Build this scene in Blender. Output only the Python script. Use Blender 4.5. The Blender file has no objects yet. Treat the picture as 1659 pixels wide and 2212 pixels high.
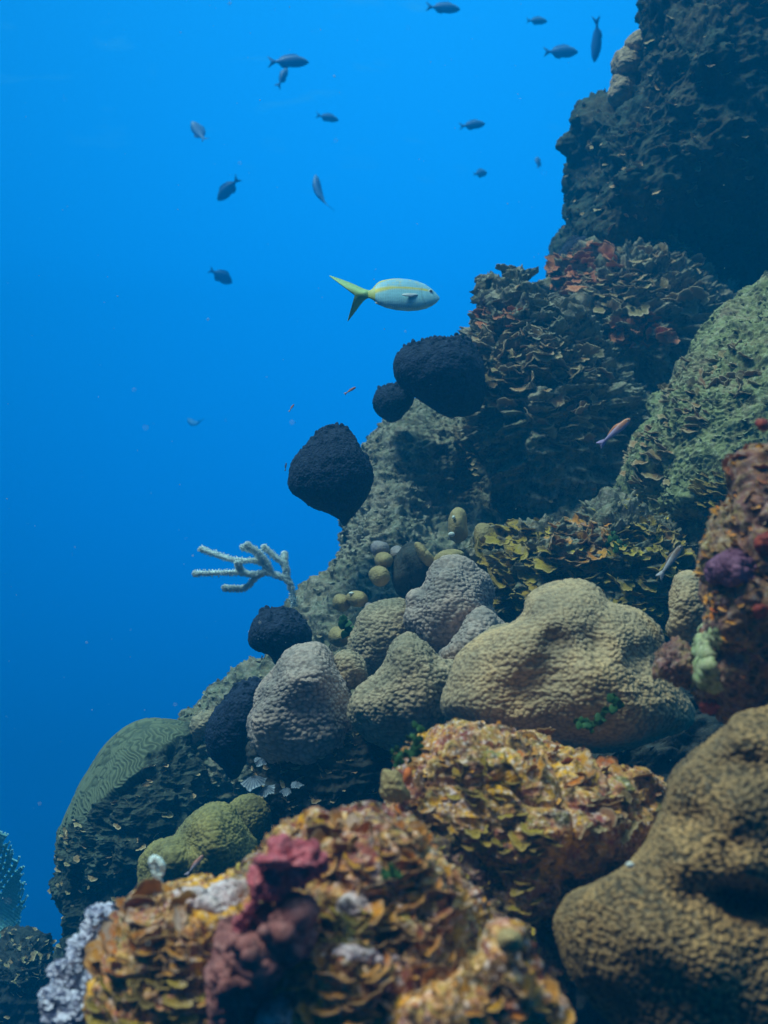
import bpy, math, random
import numpy as np
from mathutils import Vector, Matrix

# ------------------------------------------------------------------ camera
SC = bpy.context.scene
COL = SC.collection
PITCH = math.radians(10)
VFOV = math.radians(55)
CAM = np.array([0.0, 0.0, 0.0])
FWD = np.array([0, math.cos(PITCH), math.sin(PITCH)])
UPC = np.array([0, -math.sin(PITCH), math.cos(PITCH)])
RGT = np.array([1.0, 0, 0])
cd = bpy.data.cameras.new('camera')
cam = bpy.data.objects.new('camera', cd)
COL.objects.link(cam)
cam.location = CAM
cam.rotation_euler = (math.pi / 2 + PITCH, 0, 0)
cd.sensor_fit = 'VERTICAL'
cd.sensor_height = 36
cd.lens = 18 / math.tan(VFOV / 2)
cd.clip_start = 0.02
cd.clip_end = 500
cd.dof.use_dof = True
cd.dof.focus_distance = 2.0
cd.dof.aperture_fstop = 4.8
SC.camera = cam

# ------------------------------------------------------------------ render / view
SC.render.engine = 'CYCLES'
cy = SC.cycles
cy.use_denoising = True
try:
    cy.denoiser = 'OPENIMAGEDENOISE'
except Exception:
    pass
cy.max_bounces = 5
cy.diffuse_bounces = 2
cy.glossy_bounces = 2
cy.transmission_bounces = 2
cy.volume_bounces = 1
cy.transparent_max_bounces = 6
SC.view_settings.view_transform = 'Standard'
SC.view_settings.look = 'None'
SC.view_settings.exposure = 0.60
SC.view_settings.gamma = 1.0

# ------------------------------------------------------------------ node helper
def link(nt, a, b):
    nt.links.new(a, b)

def N(nt, typ, ins=None, **props):
    n = nt.nodes.new(typ)
    for k, v in props.items():
        setattr(n, k, v)
    for k, v in (ins or {}).items():
        s = n.inputs[k]
        if hasattr(v, 'is_output'):
            nt.links.new(v, s)
        else:
            s.default_value = v
    return n

def M(nt, op, a, b=0.0, c=None, clamp=False):
    n = nt.nodes.new('ShaderNodeMath'); n.operation = op; n.use_clamp = clamp
    for i, v in enumerate((a, b) if c is None else (a, b, c)):
        if hasattr(v, 'is_output'):
            nt.links.new(v, n.inputs[i])
        else:
            n.inputs[i].default_value = v
    return n.outputs[0]

def ramp(nt, fac, stops, interp='LINEAR'):
    n = nt.nodes.new('ShaderNodeValToRGB')
    n.color_ramp.interpolation = interp
    e = n.color_ramp.elements
    while len(e) < len(stops):
        e.new(0.5)
    for i, (p, c) in enumerate(stops):
        e[i].position = p
        e[i].color = (c[0], c[1], c[2], 1) if hasattr(c, '__len__') else (c, c, c, 1)
    nt.links.new(fac, n.inputs[0])
    return n.outputs[0]

def mixc(nt, f, a, b, blend='MIX'):
    n = nt.nodes.new('ShaderNodeMix'); n.data_type = 'RGBA'; n.blend_type = blend
    for sock, v in ((n.inputs[0], f), (n.inputs[6], a), (n.inputs[7], b)):
        if hasattr(v, 'is_output'):
            nt.links.new(v, sock)
        elif hasattr(v, '__len__'):
            sock.default_value = (v[0], v[1], v[2], 1)
        else:
            sock.default_value = v
    return n.outputs[2]

# ------------------------------------------------------------------ world: the light of the open water
W = bpy.data.worlds.new('World')
SC.world = W
W.use_nodes = True
nt = W.node_tree
nt.nodes.clear()
out = N(nt, 'ShaderNodeOutputWorld')
bg = N(nt, 'ShaderNodeBackground')
link(nt, bg.outputs[0], out.inputs[0])
tc = N(nt, 'ShaderNodeTexCoord')
sep = N(nt, 'ShaderNodeSeparateXYZ', {0: tc.outputs['Generated']})
wx, wy, wz = sep.outputs
zz = M(nt, 'MULTIPLY_ADD', wz, 0.5, 0.5)
wc = ramp(nt, zz, [(0.0, (0.0, 0.010, 0.03)), (0.36, (0.002, 0.060, 0.22)), (0.47, (0.006, 0.135, 0.48)),
                   (0.58, (0.008, 0.34, 1.10)), (0.70, (0.018, 0.56, 1.58)), (0.82, (0.025, 0.58, 1.5)),
                   (0.88, (0.55, 0.95, 1.4)), (0.94, (2.2, 2.2, 2.0)), (1.0, (3.4, 3.1, 2.7))])
# dimmer towards the reef side behind the viewer, brighter to the open sea
side = ramp(nt, M(nt, 'MULTIPLY_ADD', wy, 0.5, 0.5), [(0.0, 0.06), (0.5, 0.30), (0.72, 1.0), (1.0, 1.0)])
side2 = M(nt, 'SUBTRACT', 1.04, M(nt, 'MULTIPLY', M(nt, 'POWER', M(nt, 'ABSOLUTE', M(nt, 'SUBTRACT', wx, 0.06)), 1.6), 1.0))
up = N(nt, 'ShaderNodeMapRange', {0: wz, 1: 0.72, 2: 0.9, 3: 0.0, 4: 1.0}).outputs[0]
sd = M(nt, 'MULTIPLY', side, side2)
sd = mixc(nt, up, sd, (1, 1, 1))
wc = mixc(nt, 1.0, wc, sd, 'MULTIPLY')
# glints of the distant wavy surface
iz = M(nt, 'DIVIDE', 1.0, M(nt, 'MAXIMUM', wz, 0.05))
cmb = N(nt, 'ShaderNodeCombineXYZ', {0: M(nt, 'MULTIPLY', wx, iz), 1: M(nt, 'MULTIPLY', M(nt, 'MULTIPLY', wy, iz), 1.7), 2: 0.0})
ns = N(nt, 'ShaderNodeTexNoise', {'Vector': cmb.outputs[0], 'Scale': 7.0, 'Detail': 3.0, 'Roughness': 0.55, 'Distortion': 0.6})
g = ramp(nt, ns.outputs[0], [(0.60, 0.0), (0.72, 1.0)])
msk = N(nt, 'ShaderNodeMapRange', {0: wz, 1: 0.44, 2: 0.54, 3: 0.0, 4: 1.0}).outputs[0]
g = M(nt, 'MULTIPLY', g, msk)
wc = mixc(nt, M(nt, 'MULTIPLY', g, 0.35), wc, (0.12, 0.62, 1.25))
link(nt, wc, bg.inputs[0])
bg.inputs[1].default_value = 0.63

# ------------------------------------------------------------------ sun, softened by the water
sl = bpy.data.lights.new('sun', 'SUN')
sl.energy = 5.0
sl.angle = math.radians(16)
sl.color = (1.0, 0.67, 0.54)
so = bpy.data.objects.new('sun', sl)
COL.objects.link(so)
SUN_DIR = Vector((-0.46, -0.36, 1.0)).normalized()      # direction towards the sun
so.rotation_euler = SUN_DIR.to_track_quat('Z', 'Y').to_euler()
so.location = SUN_DIR * 10

# ------------------------------------------------------------------ picture -> place
KPX = math.tan(VFOV / 2) / 1106.0

def P(x, y, d):
    """point seen at (x, y) of a 1659x2212 frame, d metres along the view axis"""
    x = np.asarray(x, float); y = np.asarray(y, float); d = np.asarray(d, float)
    x, y, d = np.broadcast_arrays(x, y, d)
    a = (x - 829.5) * KPX * d
    b = (1106.0 - y) * KPX * d
    return CAM + a[..., None] * RGT + b[..., None] * UPC + d[..., None] * FWD

def proj(p):
    q = np.asarray(p) - CAM
    d = q @ FWD
    return 829.5 + (q @ RGT) / d / KPX, 1106 - (q @ UPC) / d / KPX, d

def cc(ax, kx, ay):
    return lambda pts: [(ax + kx * u, ay + kx * v) for u, v in pts]
c1 = cc(1123.3, .3229, 0.0)
c2 = cc(345.6, .5938, 0.0)
c3 = cc(691.3, .5834, 518.4)
c4 = cc(388.8, .4167, 820.9)
c5 = cc(967.8, .4167, 950.5)
c6 = cc(0.0, .4167, 1382.5)
c7 = cc(432.0, .4167, 1512.1)
c8 = cc(967.8, .4167, 1512.1)

# ------------------------------------------------------------------ numpy noise
def _h(ix, iy, iz, seed):
    h = (ix.astype(np.uint32) * np.uint32(374761393) + iy.astype(np.uint32) * np.uint32(668265263)
         + iz.astype(np.uint32) * np.uint32(2147483647) + np.uint32((seed * 1274126177) & 0xffffffff))
    h = (h ^ (h >> np.uint32(13))) * np.uint32(1274126177)
    h = (h ^ (h >> np.uint32(15))) * np.uint32(2246822519)
    h = h ^ (h >> np.uint32(14))
    return h.astype(np.float32) / np.float32(4294967295.0)

def vnoise(p, seed=0):
    p = p.astype(np.float32) + np.float32(500.0)
    i = np.floor(p).astype(np.int64)
    f = p - i
    f = f * f * f * (f * (f * 6 - 15) + 10)
    r = 0
    for a in (0, 1):
        wa = f[:, 0] if a else 1 - f[:, 0]
        for b in (0, 1):
            wb = f[:, 1] if b else 1 - f[:, 1]
            for c in (0, 1):
                w3 = f[:, 2] if c else 1 - f[:, 2]
                r = r + wa * wb * w3 * _h(i[:, 0] + a, i[:, 1] + b, i[:, 2] + c, seed)
    return r * 2 - 1

ROT = np.array([[0.0, 0.8, 0.6], [-0.8, 0.36, -0.48], [-0.6, -0.48, 0.64]])
def fbm(p, octv=4, seed=0, gain=0.5):
    r = 0; a = 1.0; q = p
    for o in range(octv):
        r = r + a * vnoise(q, seed + o * 17)
        q = (q @ ROT) * 2.03 + 11.3
        a *= gain
    return r

def ridged(p, octv=4, seed=0, gain=0.5):
    r = 0; a = 1.0; q = p
    for o in range(octv):
        n = 1 - np.abs(vnoise(q, seed + o * 13))
        r = r + a * (n * n * 2 - 1)
        q = (q @ ROT) * 2.1 + 7.7
        a *= gain
    return r

def worley(p, seed=0, jit=0.8):
    p = p.astype(np.float32) + np.float32(400.0)
    i = np.floor(p).astype(np.int64)
    best = np.full(len(p), 9.0, np.float32); second = best.copy()
    for a in (-1, 0, 1):
        for b in (-1, 0, 1):
            for c in (-1, 0, 1):
                x, y, z = i[:, 0] + a, i[:, 1] + b, i[:, 2] + c
                dx = x + 0.5 + jit * (_h(x, y, z, seed) - 0.5) - p[:, 0]
                dy = y + 0.5 + jit * (_h(x, y, z, seed + 1) - 0.5) - p[:, 1]
                dz = z + 0.5 + jit * (_h(x, y, z, seed + 2) - 0.5) - p[:, 2]
                d = dx * dx + dy * dy + dz * dz
                second = np.where(d < best, best, np.minimum(second, d))
                best = np.minimum(best, d)
    return np.sqrt(best), np.sqrt(second)

# ------------------------------------------------------------------ mesh building
def mesh_from(name, V, F, smooth=True):
    """V (n,3), F (m,4) or list of tuples"""
    me = bpy.data.meshes.new(name)
    V = np.asarray(V, np.float32)
    if isinstance(F, np.ndarray):
        k = F.shape[1]
        me.vertices.add(len(V)); me.vertices.foreach_set('co', V.ravel())
        me.loops.add(F.size); me.loops.foreach_set('vertex_index', F.astype(np.int32).ravel())
        me.polygons.add(len(F))
        me.polygons.foreach_set('loop_start', np.arange(0, F.size, k, dtype=np.int32))
        me.polygons.foreach_set('loop_total', np.full(len(F), k, np.int32))
        me.update(calc_edges=True)
    else:
        me.from_pydata(V.tolist(), [], F)
    me.polygons.foreach_set('use_smooth', np.full(len(me.polygons), smooth))
    me.validate()
    return me

def attr(me, name, vals):
    a = me.attributes.new(name, 'FLOAT', 'POINT')
    a.data.foreach_set('value', np.asarray(vals, np.float32))

def attrc(me, name, cols):
    a = me.attributes.new(name, 'FLOAT_COLOR', 'POINT')
    c = np.ones((len(cols), 4), np.float32); c[:, :3] = cols
    a.data.foreach_set('color', c.ravel())

def put(name, V, F, mat, parent=None, origin=None, label=None, cat=None, group=None, kind=None, smooth=True, attrs=None, cols=None):
    V = np.asarray(V, float)
    if origin is None:
        origin = np.array([V[:, 0].mean(), V[:, 1].mean(), V[:, 2].min()]) if parent is None else np.zeros(3)
    me = mesh_from(name, V - origin, F, smooth)
    for k, v in (attrs or {}).items():
        attr(me, k, v)
    if cols is not None:
        attrc(me, 'Col', cols)
    me.materials.append(mat)
    o = bpy.data.objects.new(name, me)
    COL.objects.link(o)
    if parent is not None:
        o.parent = parent
    o.location = origin
    tag(o, label, cat, group, kind)
    return o

def tag(o, label=None, cat=None, group=None, kind=None):
    if label: o['label'] = label
    if cat: o['category'] = cat
    if group: o['group'] = group
    if kind: o['kind'] = kind
    return o

def empty(name, loc, label, cat, group=None):
    o = bpy.data.objects.new(name, None)
    o.empty_display_size = 0.02
    COL.objects.link(o)
    o.location = loc
    return tag(o, label, cat, group)

def mesh_normals(V, F):
    e1 = V[F[:, 2]] - V[F[:, 0]]; e2 = V[F[:, 3]] - V[F[:, 1]]
    fn = np.cross(e1, e2)
    n = np.zeros_like(V)
    for k in range(4):
        for ax in range(3):
            n[:, ax] += np.bincount(F[:, k], fn[:, ax], len(V))
    return n / np.maximum(np.linalg.norm(n, axis=1, keepdims=True), 1e-12)

_cs = {}
def cube_sphere(n):
    if n in _cs:
        return _cs[n]
    t = np.tan(np.linspace(-math.pi / 4, math.pi / 4, n + 1))
    a, b = np.meshgrid(t, t, indexing='ij')
    a = a.ravel(); b = b.ravel(); o = np.ones_like(a)
    faces = [(o, a, b), (-o, b, a), (b, o, a), (a, -o, b), (a, b, o), (b, a, -o)]
    idx = np.arange((n + 1) ** 2).reshape(n + 1, n + 1)
    q = np.stack([idx[:-1, :-1], idx[1:, :-1], idx[1:, 1:], idx[:-1, 1:]], -1).reshape(-1, 4)
    V = np.concatenate([np.stack(f, 1) for f in faces])
    V /= np.linalg.norm(V, axis=1, keepdims=True)
    F = np.concatenate([q + k * (n + 1) ** 2 for k in range(6)])
    key = np.round(V * 1e6).astype(np.int64)
    _, first, inv = np.unique(key, axis=0, return_index=True, return_inverse=True)
    V = V[first]; F = inv.ravel()[F]
    _cs[n] = (V, F)
    return V, F

def smooth_outline(pts, m=16):
    p = np.array(pts, float); n = len(p); res = []
    for i in range(n):
        p0, p1, p2, p3 = p[i - 1], p[i], p[(i + 1) % n], p[(i + 2) % n]
        for t in np.arange(m) / m:
            res.append(0.5 * ((2 * p1) + (-p0 + p2) * t + (2 * p0 - 5 * p1 + 4 * p2 - p3) * t * t + (-p0 + 3 * p1 - 3 * p2 + p3) * t ** 3))
    return np.array(res)

class Blob:
    pass

def blob(outline, depth, thick, n=90, center=None, grad=(0, 0), bumps=(), disp=None, q=0.9, raw=False):
    """closed solid whose outline is star-shaped round its centre; thick = half depth in metres"""
    ol = smooth_outline(outline)
    c = np.array(center if center is not None else ol.mean(0), float)
    d = ol - c
    th = np.arctan2(d[:, 1], d[:, 0]); R = np.hypot(d[:, 0], d[:, 1])
    o = np.argsort(th); th = th[o]; R = R[o]
    th = np.concatenate([th - 2 * math.pi, th, th + 2 * math.pi]); R = np.concatenate([R, R, R])
    U, F = cube_sphere(n)
    a = np.arctan2(-U[:, 1], U[:, 0])
    rho = np.hypot(U[:, 0], U[:, 1])
    r = np.interp(a, th, R)
    # ease the outline's kinks away towards the middle
    rs = 0
    for k in (-0.5, -0.25, 0, 0.25, 0.5):
        rs = rs + np.interp((a + k + math.pi) % (2 * math.pi) - math.pi, th, R) / 5
    w = rho ** 3
    r = r * w + rs * (1 - w)
    x = c[0] + r * rho * np.cos(a); y = c[1] + r * rho * np.sin(a)
    z = np.sign(U[:, 2]) * np.abs(U[:, 2]) ** q
    dep = depth + grad[0] * (x - c[0]) / 100 + grad[1] * (y - c[1]) / 100 - thick * z
    for bx, by, s, amp in bumps:
        g = np.exp(-((x - bx) ** 2 + (y - by) ** 2) / (2 * s * s)) * np.clip(U[:, 2] * 1.5 + 0.1, 0, 1)
        dep = dep - amp * g
    V = P(x, y, dep)
    F = F.copy()
    nrm = mesh_normals(V, F)
    # make sure the normals look outwards
    if np.sum(nrm * (V - V.mean(0))) < 0:
        F = F[:, ::-1].copy(); nrm = -nrm
    if disp is not None:
        h = disp(V, nrm)
        V = V + nrm * h[:, None]
        nrm = mesh_normals(V, F)
    B = Blob()
    B.V, B.F, B.N, B.x, B.y, B.u = V, F, nrm, x, y, U
    return B

def putb(name, B, mat, **k):
    if name in ('star_coral', 'coral_head', 'knob_coral') and len(GAP.get('g', ())) == len(B.V):
        k['attrs'] = {'gap': GAP['g']}
    return put(name, B.V, B.F, mat, **k)

def ell(cx, cy_, rx, ry, rot=0, k=14):
    res = []
    for i in range(k):
        t = 2 * math.pi * i / k
        a, b = rx * math.cos(t), ry * math.sin(t)
        cr, sr = math.cos(rot), math.sin(rot)
        res.append((cx + a * cr - b * sr, cy_ + a * sr + b * cr))
    return res

# displacement recipes ----------------------------------------------------
def d_rock(big=0.05, mid=0.018, fine=0.005, f=1.0, seed=3, ledge=0.6):
    def g(V, Nn):
        an = V * np.array([1, 1, 2.6])
        h = big * fbm(V * 5.0 * f, 3, seed)
        h = h + mid * (ledge * ridged(an * 14 * f, 3, seed + 5) + (1 - ledge) * fbm(V * 22 * f, 3, seed + 9))
        f1, f2 = worley(V * 34 * f, seed)
        h = h + fine * (1.2 - 2 * f1) + fine * 0.8 * fbm(V * 120 * f, 2, seed + 31)
        return h
    return g

GAP = {}
def d_star(cell=0.005, amp=0.0012, big=0.006, seed=1, bigf=14, waves=0.0, cut=0.5):
    def g(V, Nn):
        f1, f2 = worley(V * np.array([1, 1, 1.35]) / cell, seed, 0.85)
        dome = np.clip(1 - (f1 / 0.72) ** 2, 0, 1) ** 0.8
        GAP['g'] = np.clip((f1 - .38) / .3, 0, 1)
        pit = np.clip(1 - f1 / 0.22, 0, 1)
        h = amp * (dome - cut * pit)
        h = h + big * fbm(V * bigf, 3, seed + 4, 0.45)
        if waves:
            wv = V * np.array([22, 22, 62])
            h = h + waves * ridged(wv, 2, seed + 8)
        return h
    return g

# ------------------------------------------------------------------ materials
def newmat(name, rough=0.85, spec=0.25):
    m = bpy.data.materials.new(name)
    m.use_nodes = True
    nt = m.node_tree
    b = nt.nodes['Principled BSDF']
    b.inputs['Roughness'].default_value = rough
    b.inputs['Specular IOR Level'].default_value = spec
    return m, nt, b

def bump(nt, b, h, strength=0.5, dist=0.002, prev=None):
    ins = {'Strength': strength, 'Distance': dist, 'Height': h}
    if prev is not None:
        ins['Normal'] = prev
    n = N(nt, 'ShaderNodeBump', ins)
    link(nt, n.outputs[0], b.inputs['Normal'])
    return n.outputs[0]

def geo_pos(nt):
    return N(nt, 'ShaderNodeTexCoord').outputs['Object']

def m_star(name, light, dark, tint, cell=0.005, patch=9.0, gapk=0.5):
    m, nt, b = newmat(name, 0.8, 0.3)
    p = geo_pos(nt)
    n1 = N(nt, 'ShaderNodeTexNoise', {'Vector': p, 'Scale': patch, 'Detail': 4.0, 'Roughness': 0.6})
    n2 = N(nt, 'ShaderNodeTexNoise', {'Vector': p, 'Scale': 60.0, 'Detail': 3.0, 'Roughness': 0.7})
    v = N(nt, 'ShaderNodeTexVoronoi', {'Vector': p, 'Scale': 1.0 / cell, 'Randomness': 0.85})
    c = ramp(nt, n1.outputs[0], [(0.36, dark), (0.52, light), (0.68, tint)])
    c = mixc(nt, M(nt, 'MULTIPLY', ramp(nt, n2.outputs[0], [(0.35, 0.0), (0.7, 1.0)]), 0.45), c, dark)
    gp = N(nt, 'ShaderNodeAttribute', attribute_name='gap').outputs['Fac']
    c = mixc(nt, M(nt, 'MULTIPLY', gp, gapk), c, tuple(x * 0.35 for x in dark))
    sp = N(nt, 'ShaderNodeTexNoise', {'Vector': p, 'Scale': 300.0, 'Detail': 2.0})
    c = mixc(nt, M(nt, 'MULTIPLY', ramp(nt, sp.outputs[0], [(0.58, 0.0), (0.75, 1.0)]), 0.3), c, (0.5, 0.45, 0.36))
    link(nt, c, b.inputs['Base Color'])
    h = M(nt, 'SUBTRACT', sp.outputs[0], M(nt, 'MULTIPLY', v.outputs['Distance'], 1.5))
    bump(nt, b, h, 0.5, cell * 0.25)
    return m

def m_rock(name, pal, speck=(0.5, 0.42, 0.42), hole_shade=(0.01, 0.008, 0.006), s=6.0, fine=70.0, speckle=0.5, bd=0.004, zones=None):
    m, nt, b = newmat(name, 0.9, 0.15)
    p = geo_pos(nt)
    warp = N(nt, 'ShaderNodeTexNoise', {'Vector': p, 'Scale': s * 4, 'Detail': 3.0})
    wv = N(nt, 'ShaderNodeVectorMath', {0: warp.outputs['Color'], 1: (0.16 / s * 3,) * 3}, operation='MULTIPLY')
    pw = N(nt, 'ShaderNodeVectorMath', {0: p, 1: wv.outputs[0]}, operation='ADD').outputs[0]
    n1 = N(nt, 'ShaderNodeTexNoise', {'Vector': pw, 'Scale': s, 'Detail': 6.0, 'Roughness': 0.65})
    k = len(pal)
    st = [(0.28 + 0.44 * i / (k - 1), c) for i, c in enumerate(pal)]
    c = ramp(nt, n1.outputs[0], st)
    n1b = N(nt, 'ShaderNodeTexNoise', {'Vector': pw, 'Scale': s * 6, 'Detail': 5.0, 'Roughness': 0.7})
    st2 = [(0.3 + 0.4 * i / (k - 1), c_) for i, c_ in enumerate(pal[::-1])]
    c = mixc(nt, 0.5, c, ramp(nt, n1b.outputs[0], st2))
    if zones:
        for q_, (zc, zs, lo, hi) in enumerate(zones):
            off_ = N(nt, 'ShaderNodeVectorMath', {0: pw, 1: (3.1 * q_ + 1, 1.7 * q_, 5.3)}, operation='ADD').outputs[0]
            zn = N(nt, 'ShaderNodeTexNoise', {'Vector': off_, 'Scale': zs, 'Detail': 6.0, 'Roughness': 0.7})
            c = mixc(nt, M(nt, 'MULTIPLY', ramp(nt, zn.outputs[0], [(lo, 0.0), (hi, 1.0)]), .85), c, zc)
    n2 = N(nt, 'ShaderNodeTexNoise', {'Vector': p, 'Scale': fine * 2.2, 'Detail': 4.0, 'Roughness': 0.7})
    n3 = N(nt, 'ShaderNodeTexNoise', {'Vector': p, 'Scale': fine * 0.8, 'Detail': 4.0, 'Roughness': 0.7})
    c = mixc(nt, M(nt, 'MULTIPLY', ramp(nt, n2.outputs[0], [(0.52, 0.0), (0.66, 1.0)]), speckle), c, speck)
    c = mixc(nt, ramp(nt, n3.outputs[0], [(0.36, 0.85), (0.5, 0.0)]), c, hole_shade)  # recess shade painted into the colour where the bump dips
    link(nt, c, b.inputs['Base Color'])
    h = M(nt, 'ADD', n3.outputs[0], M(nt, 'MULTIPLY', n2.outputs[0], 0.5))
    bump(nt, b, h, 0.8, bd)
    return m

def m_plate(name, cols, rimc, under, stripes=0.0, rimw=0.6, zone=None):
    m, nt, b = newmat(name, 0.75, 0.2)
    at = N(nt, 'ShaderNodeAttribute', attribute_name='rnd')
    ri = N(nt, 'ShaderNodeAttribute', attribute_name='rim')
    oi = N(nt, 'ShaderNodeObjectInfo')
    rnd = M(nt, 'FRACT', M(nt, 'ADD', at.outputs['Fac'], oi.outputs['Random']))
    k = len(cols)
    c = ramp(nt, rnd, [(i / (k - 1), c_) for i, c_ in enumerate(cols)])
    p = geo_pos(nt)
    n1 = N(nt, 'ShaderNodeTexNoise', {'Vector': p, 'Scale': 70.0, 'Detail': 5.0, 'Roughness': 0.7})
    gp_ = N(nt, 'ShaderNodeNewGeometry').outputs['Position']
    zn = N(nt, 'ShaderNodeTexNoise', {'Vector': gp_, 'Scale': 11.0, 'Detail': 5.0, 'Roughness': 0.65})
    if zone:
        c = mixc(nt, ramp(nt, zn.outputs[0], [(0.34, .7), (0.40, 0.0)]), c, zone[0])
        c = mixc(nt, ramp(nt, zn.outputs[0], [(0.53, .0), (0.58, .6)]), c, zone[1])
        zn2 = N(nt, 'ShaderNodeTexNoise', {'Vector': gp_, 'Scale': 27.0, 'Detail': 5.0, 'Roughness': 0.7})
        c = mixc(nt, ramp(nt, zn2.outputs[0], [(0.56, .0), (0.64, .8)]), c, zone[2])
        c = mixc(nt, ramp(nt, zn2.outputs[0], [(0.41, .85), (0.48, .0)]), c, under)  # dark tone painted in blotches for the shade of holes
    c = mixc(nt, ramp(nt, n1.outputs[0], [(0.33, 0.8), (0.52, 0.0)]), c, under)
    rr = M(nt, 'ADD', ri.outputs['Fac'], M(nt, 'MULTIPLY', M(nt, 'SUBTRACT', n1.outputs[0], 0.5), 0.5))
    c = mixc(nt, M(nt, 'MULTIPLY', ramp(nt, rr, [(0.72, 0.0), (0.98, 1.0)]), rimw), c, rimc)
    n4 = N(nt, 'ShaderNodeTexNoise', {'Vector': p, 'Scale': 240.0, 'Detail': 3.0, 'Roughness': 0.7})
    c = mixc(nt, M(nt, 'MULTIPLY', ramp(nt, n4.outputs[0], [(0.55, 0.0), (0.68, 1.0)]), 0.35), c, (0.45, 0.38, 0.34))
    if stripes:
        an = N(nt, 'ShaderNodeAttribute', attribute_name='ang')
        s_ = M(nt, 'SINE', M(nt, 'MULTIPLY', an.outputs['Fac'], stripes))
        c = mixc(nt, ramp(nt, s_, [(0.4, 0.0), (0.6, 1.0)]), c, under)
    link(nt, c, b.inputs['Base Color'])
    bump(nt, b, M(nt, 'ADD', n1.outputs[0], n4.outputs[0]), 0.6, 0.003)
    return m

def m_plain(name, a, b_, s=40.0, rough=0.8, bd=0.001, vor=0.0, spec=0.25):
    m, nt, b = newmat(name, rough, spec)
    p = geo_pos(nt)
    n1 = N(nt, 'ShaderNodeTexNoise', {'Vector': p, 'Scale': s, 'Detail': 5.0, 'Roughness': 0.65})
    c = ramp(nt, n1.outputs[0], [(0.35, a), (0.65, b_)])
    link(nt, c, b.inputs['Base Color'])
    h = n1.outputs[0]
    if vor:
        v = N(nt, 'ShaderNodeTexVoronoi', {'Vector': p, 'Scale': vor})
        h = M(nt, 'SUBTRACT', h, M(nt, 'MULTIPLY', v.outputs['Distance'], 1.2))
    bump(nt, b, h, 0.7, bd)
    return m

def m_col(name, rough=0.5, spec=0.4, noise=0.15):
    m, nt, b = newmat(name, rough, spec)
    at = N(nt, 'ShaderNodeAttribute', attribute_name='Col')
    p = geo_pos(nt)
    v = N(nt, 'ShaderNodeTexVoronoi', {'Vector': p, 'Scale': 190.0})
    n1 = N(nt, 'ShaderNodeTexNoise', {'Vector': p, 'Scale': 30.0, 'Detail': 4.0})
    c = mixc(nt, M(nt, 'MULTIPLY', n1.outputs[0], noise * 2), at.outputs['Color'], (0.1, 0.13, 0.16))
    link(nt, c, b.inputs['Base Color'])
    bump(nt, b, v.outputs['Distance'], 0.25, 0.0008)
    return m

T = lambda *a: a
MAT = {}
MAT['wall'] = m_rock('shade_toned_reef_crust', [T(.02, .035, .03), T(.06, .065, .045), T(.035, .065, .055), T(.13, .09, .05), T(.05, .075, .06)],
                     speck=(.16, .15, .11), s=3.5, fine=28, speckle=.35, bd=.012)  # the wall's shade and the water's teal cast are put into this palette
MAT['slope'] = m_rock('reef_crust', [T(.10, .08, .05), T(.27, .19, .11), T(.17, .18, .12), T(.40, .31, .23), T(.18, .13, .06)],
                      speck=(.50, .45, .42), s=4.5, fine=38, speckle=.45, bd=.008)
MAT['algae'] = m_rock('green_algae_crust', [T(.08, .08, .04), T(.17, .18, .08), T(.28, .29, .13), T(.30, .22, .14), T(.14, .14, .07)],
                      speck=(.50, .50, .38), s=5, fine=42, speckle=.5, bd=.007)
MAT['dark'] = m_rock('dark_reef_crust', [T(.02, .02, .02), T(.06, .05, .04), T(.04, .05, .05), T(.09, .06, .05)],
                     speck=(.14, .12, .11), s=5, fine=50, speckle=.25, bd=.006)  # dark rock tone; on core and overhang it stands in for shade
MAT['fore'] = m_rock('foreground_reef_crust', [T(.12, .035, .015), T(.60, .22, .03), T(.42, .14, .13), T(.28, .20, .04), T(.76, .40, .12), T(.44, .10, .11), T(.70, .30, .04), T(.24, .05, .05)],
                     speck=(.90, .70, .66), s=13, fine=70, speckle=.7, bd=.004,
                     zones=[((.20, .025, .04), 12, .54, .60), ((.80, .38, .01), 15, .53, .59), ((.74, .58, .60), 18, .60, .66), ((.20, .20, .06), 14, .58, .64), ((.05, .02, .015), 22, .54, .62)])
MAT['mauve'] = m_rock('mauve_reef_crust', [T(.14, .045, .035), T(.36, .19, .07), T(.20, .08, .09), T(.36, .28, .10), T(.34, .12, .05)],
                      speck=(.50, .42, .40), s=8, fine=70, speckle=.5, bd=.004)
MAT['crust'] = m_rock('pale_pink_crust', [T(.34, .18, .20), T(.56, .38, .40), T(.66, .54, .54), T(.48, .30, .22)],
                      speck=(.85, .78, .84), s=14, fine=120, speckle=.6, bd=.003)
MAT['star_big'] = m_star('tan_star_coral_skin', T(.60, .39, .21), T(.33, .24, .15), T(.66, .39, .18), .0052, 7, .5)
MAT['star_near'] = m_star('brown_star_coral_skin', T(.42, .25, .10), T(.12, .08, .04), T(.50, .28, .10), .0046, 7, .95)
MAT['star_mauve'] = m_star('mauve_star_coral_skin', T(.56, .38, .31), T(.30, .23, .20), T(.62, .40, .28), .0066, 8)
MAT['star_olive'] = m_star('olive_star_coral_skin', T(.54, .36, .22), T(.29, .22, .14), T(.60, .38, .22), .0068, 8)
MAT['star_yellow'] = m_star('yellow_green_coral_skin', T(.36, .27, .08), T(.22, .18, .07), T(.44, .32, .11), .0042, 9)
MAT['knob'] = m_plain('tan_knob_coral_skin', T(.26, .18, .08), T(.46, .33, .15), 26, .8, .001, 260)
MAT['knob_grey'] = m_plain('grey_mauve_knob_skin', T(.20, .17, .19), T(.36, .30, .28), 26, .8, .001, 240)
MAT['pale'] = m_plain('pale_bleached_tip', T(.6, .6, .55), T(.8, .8, .75), 60, .8, .001)
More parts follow.
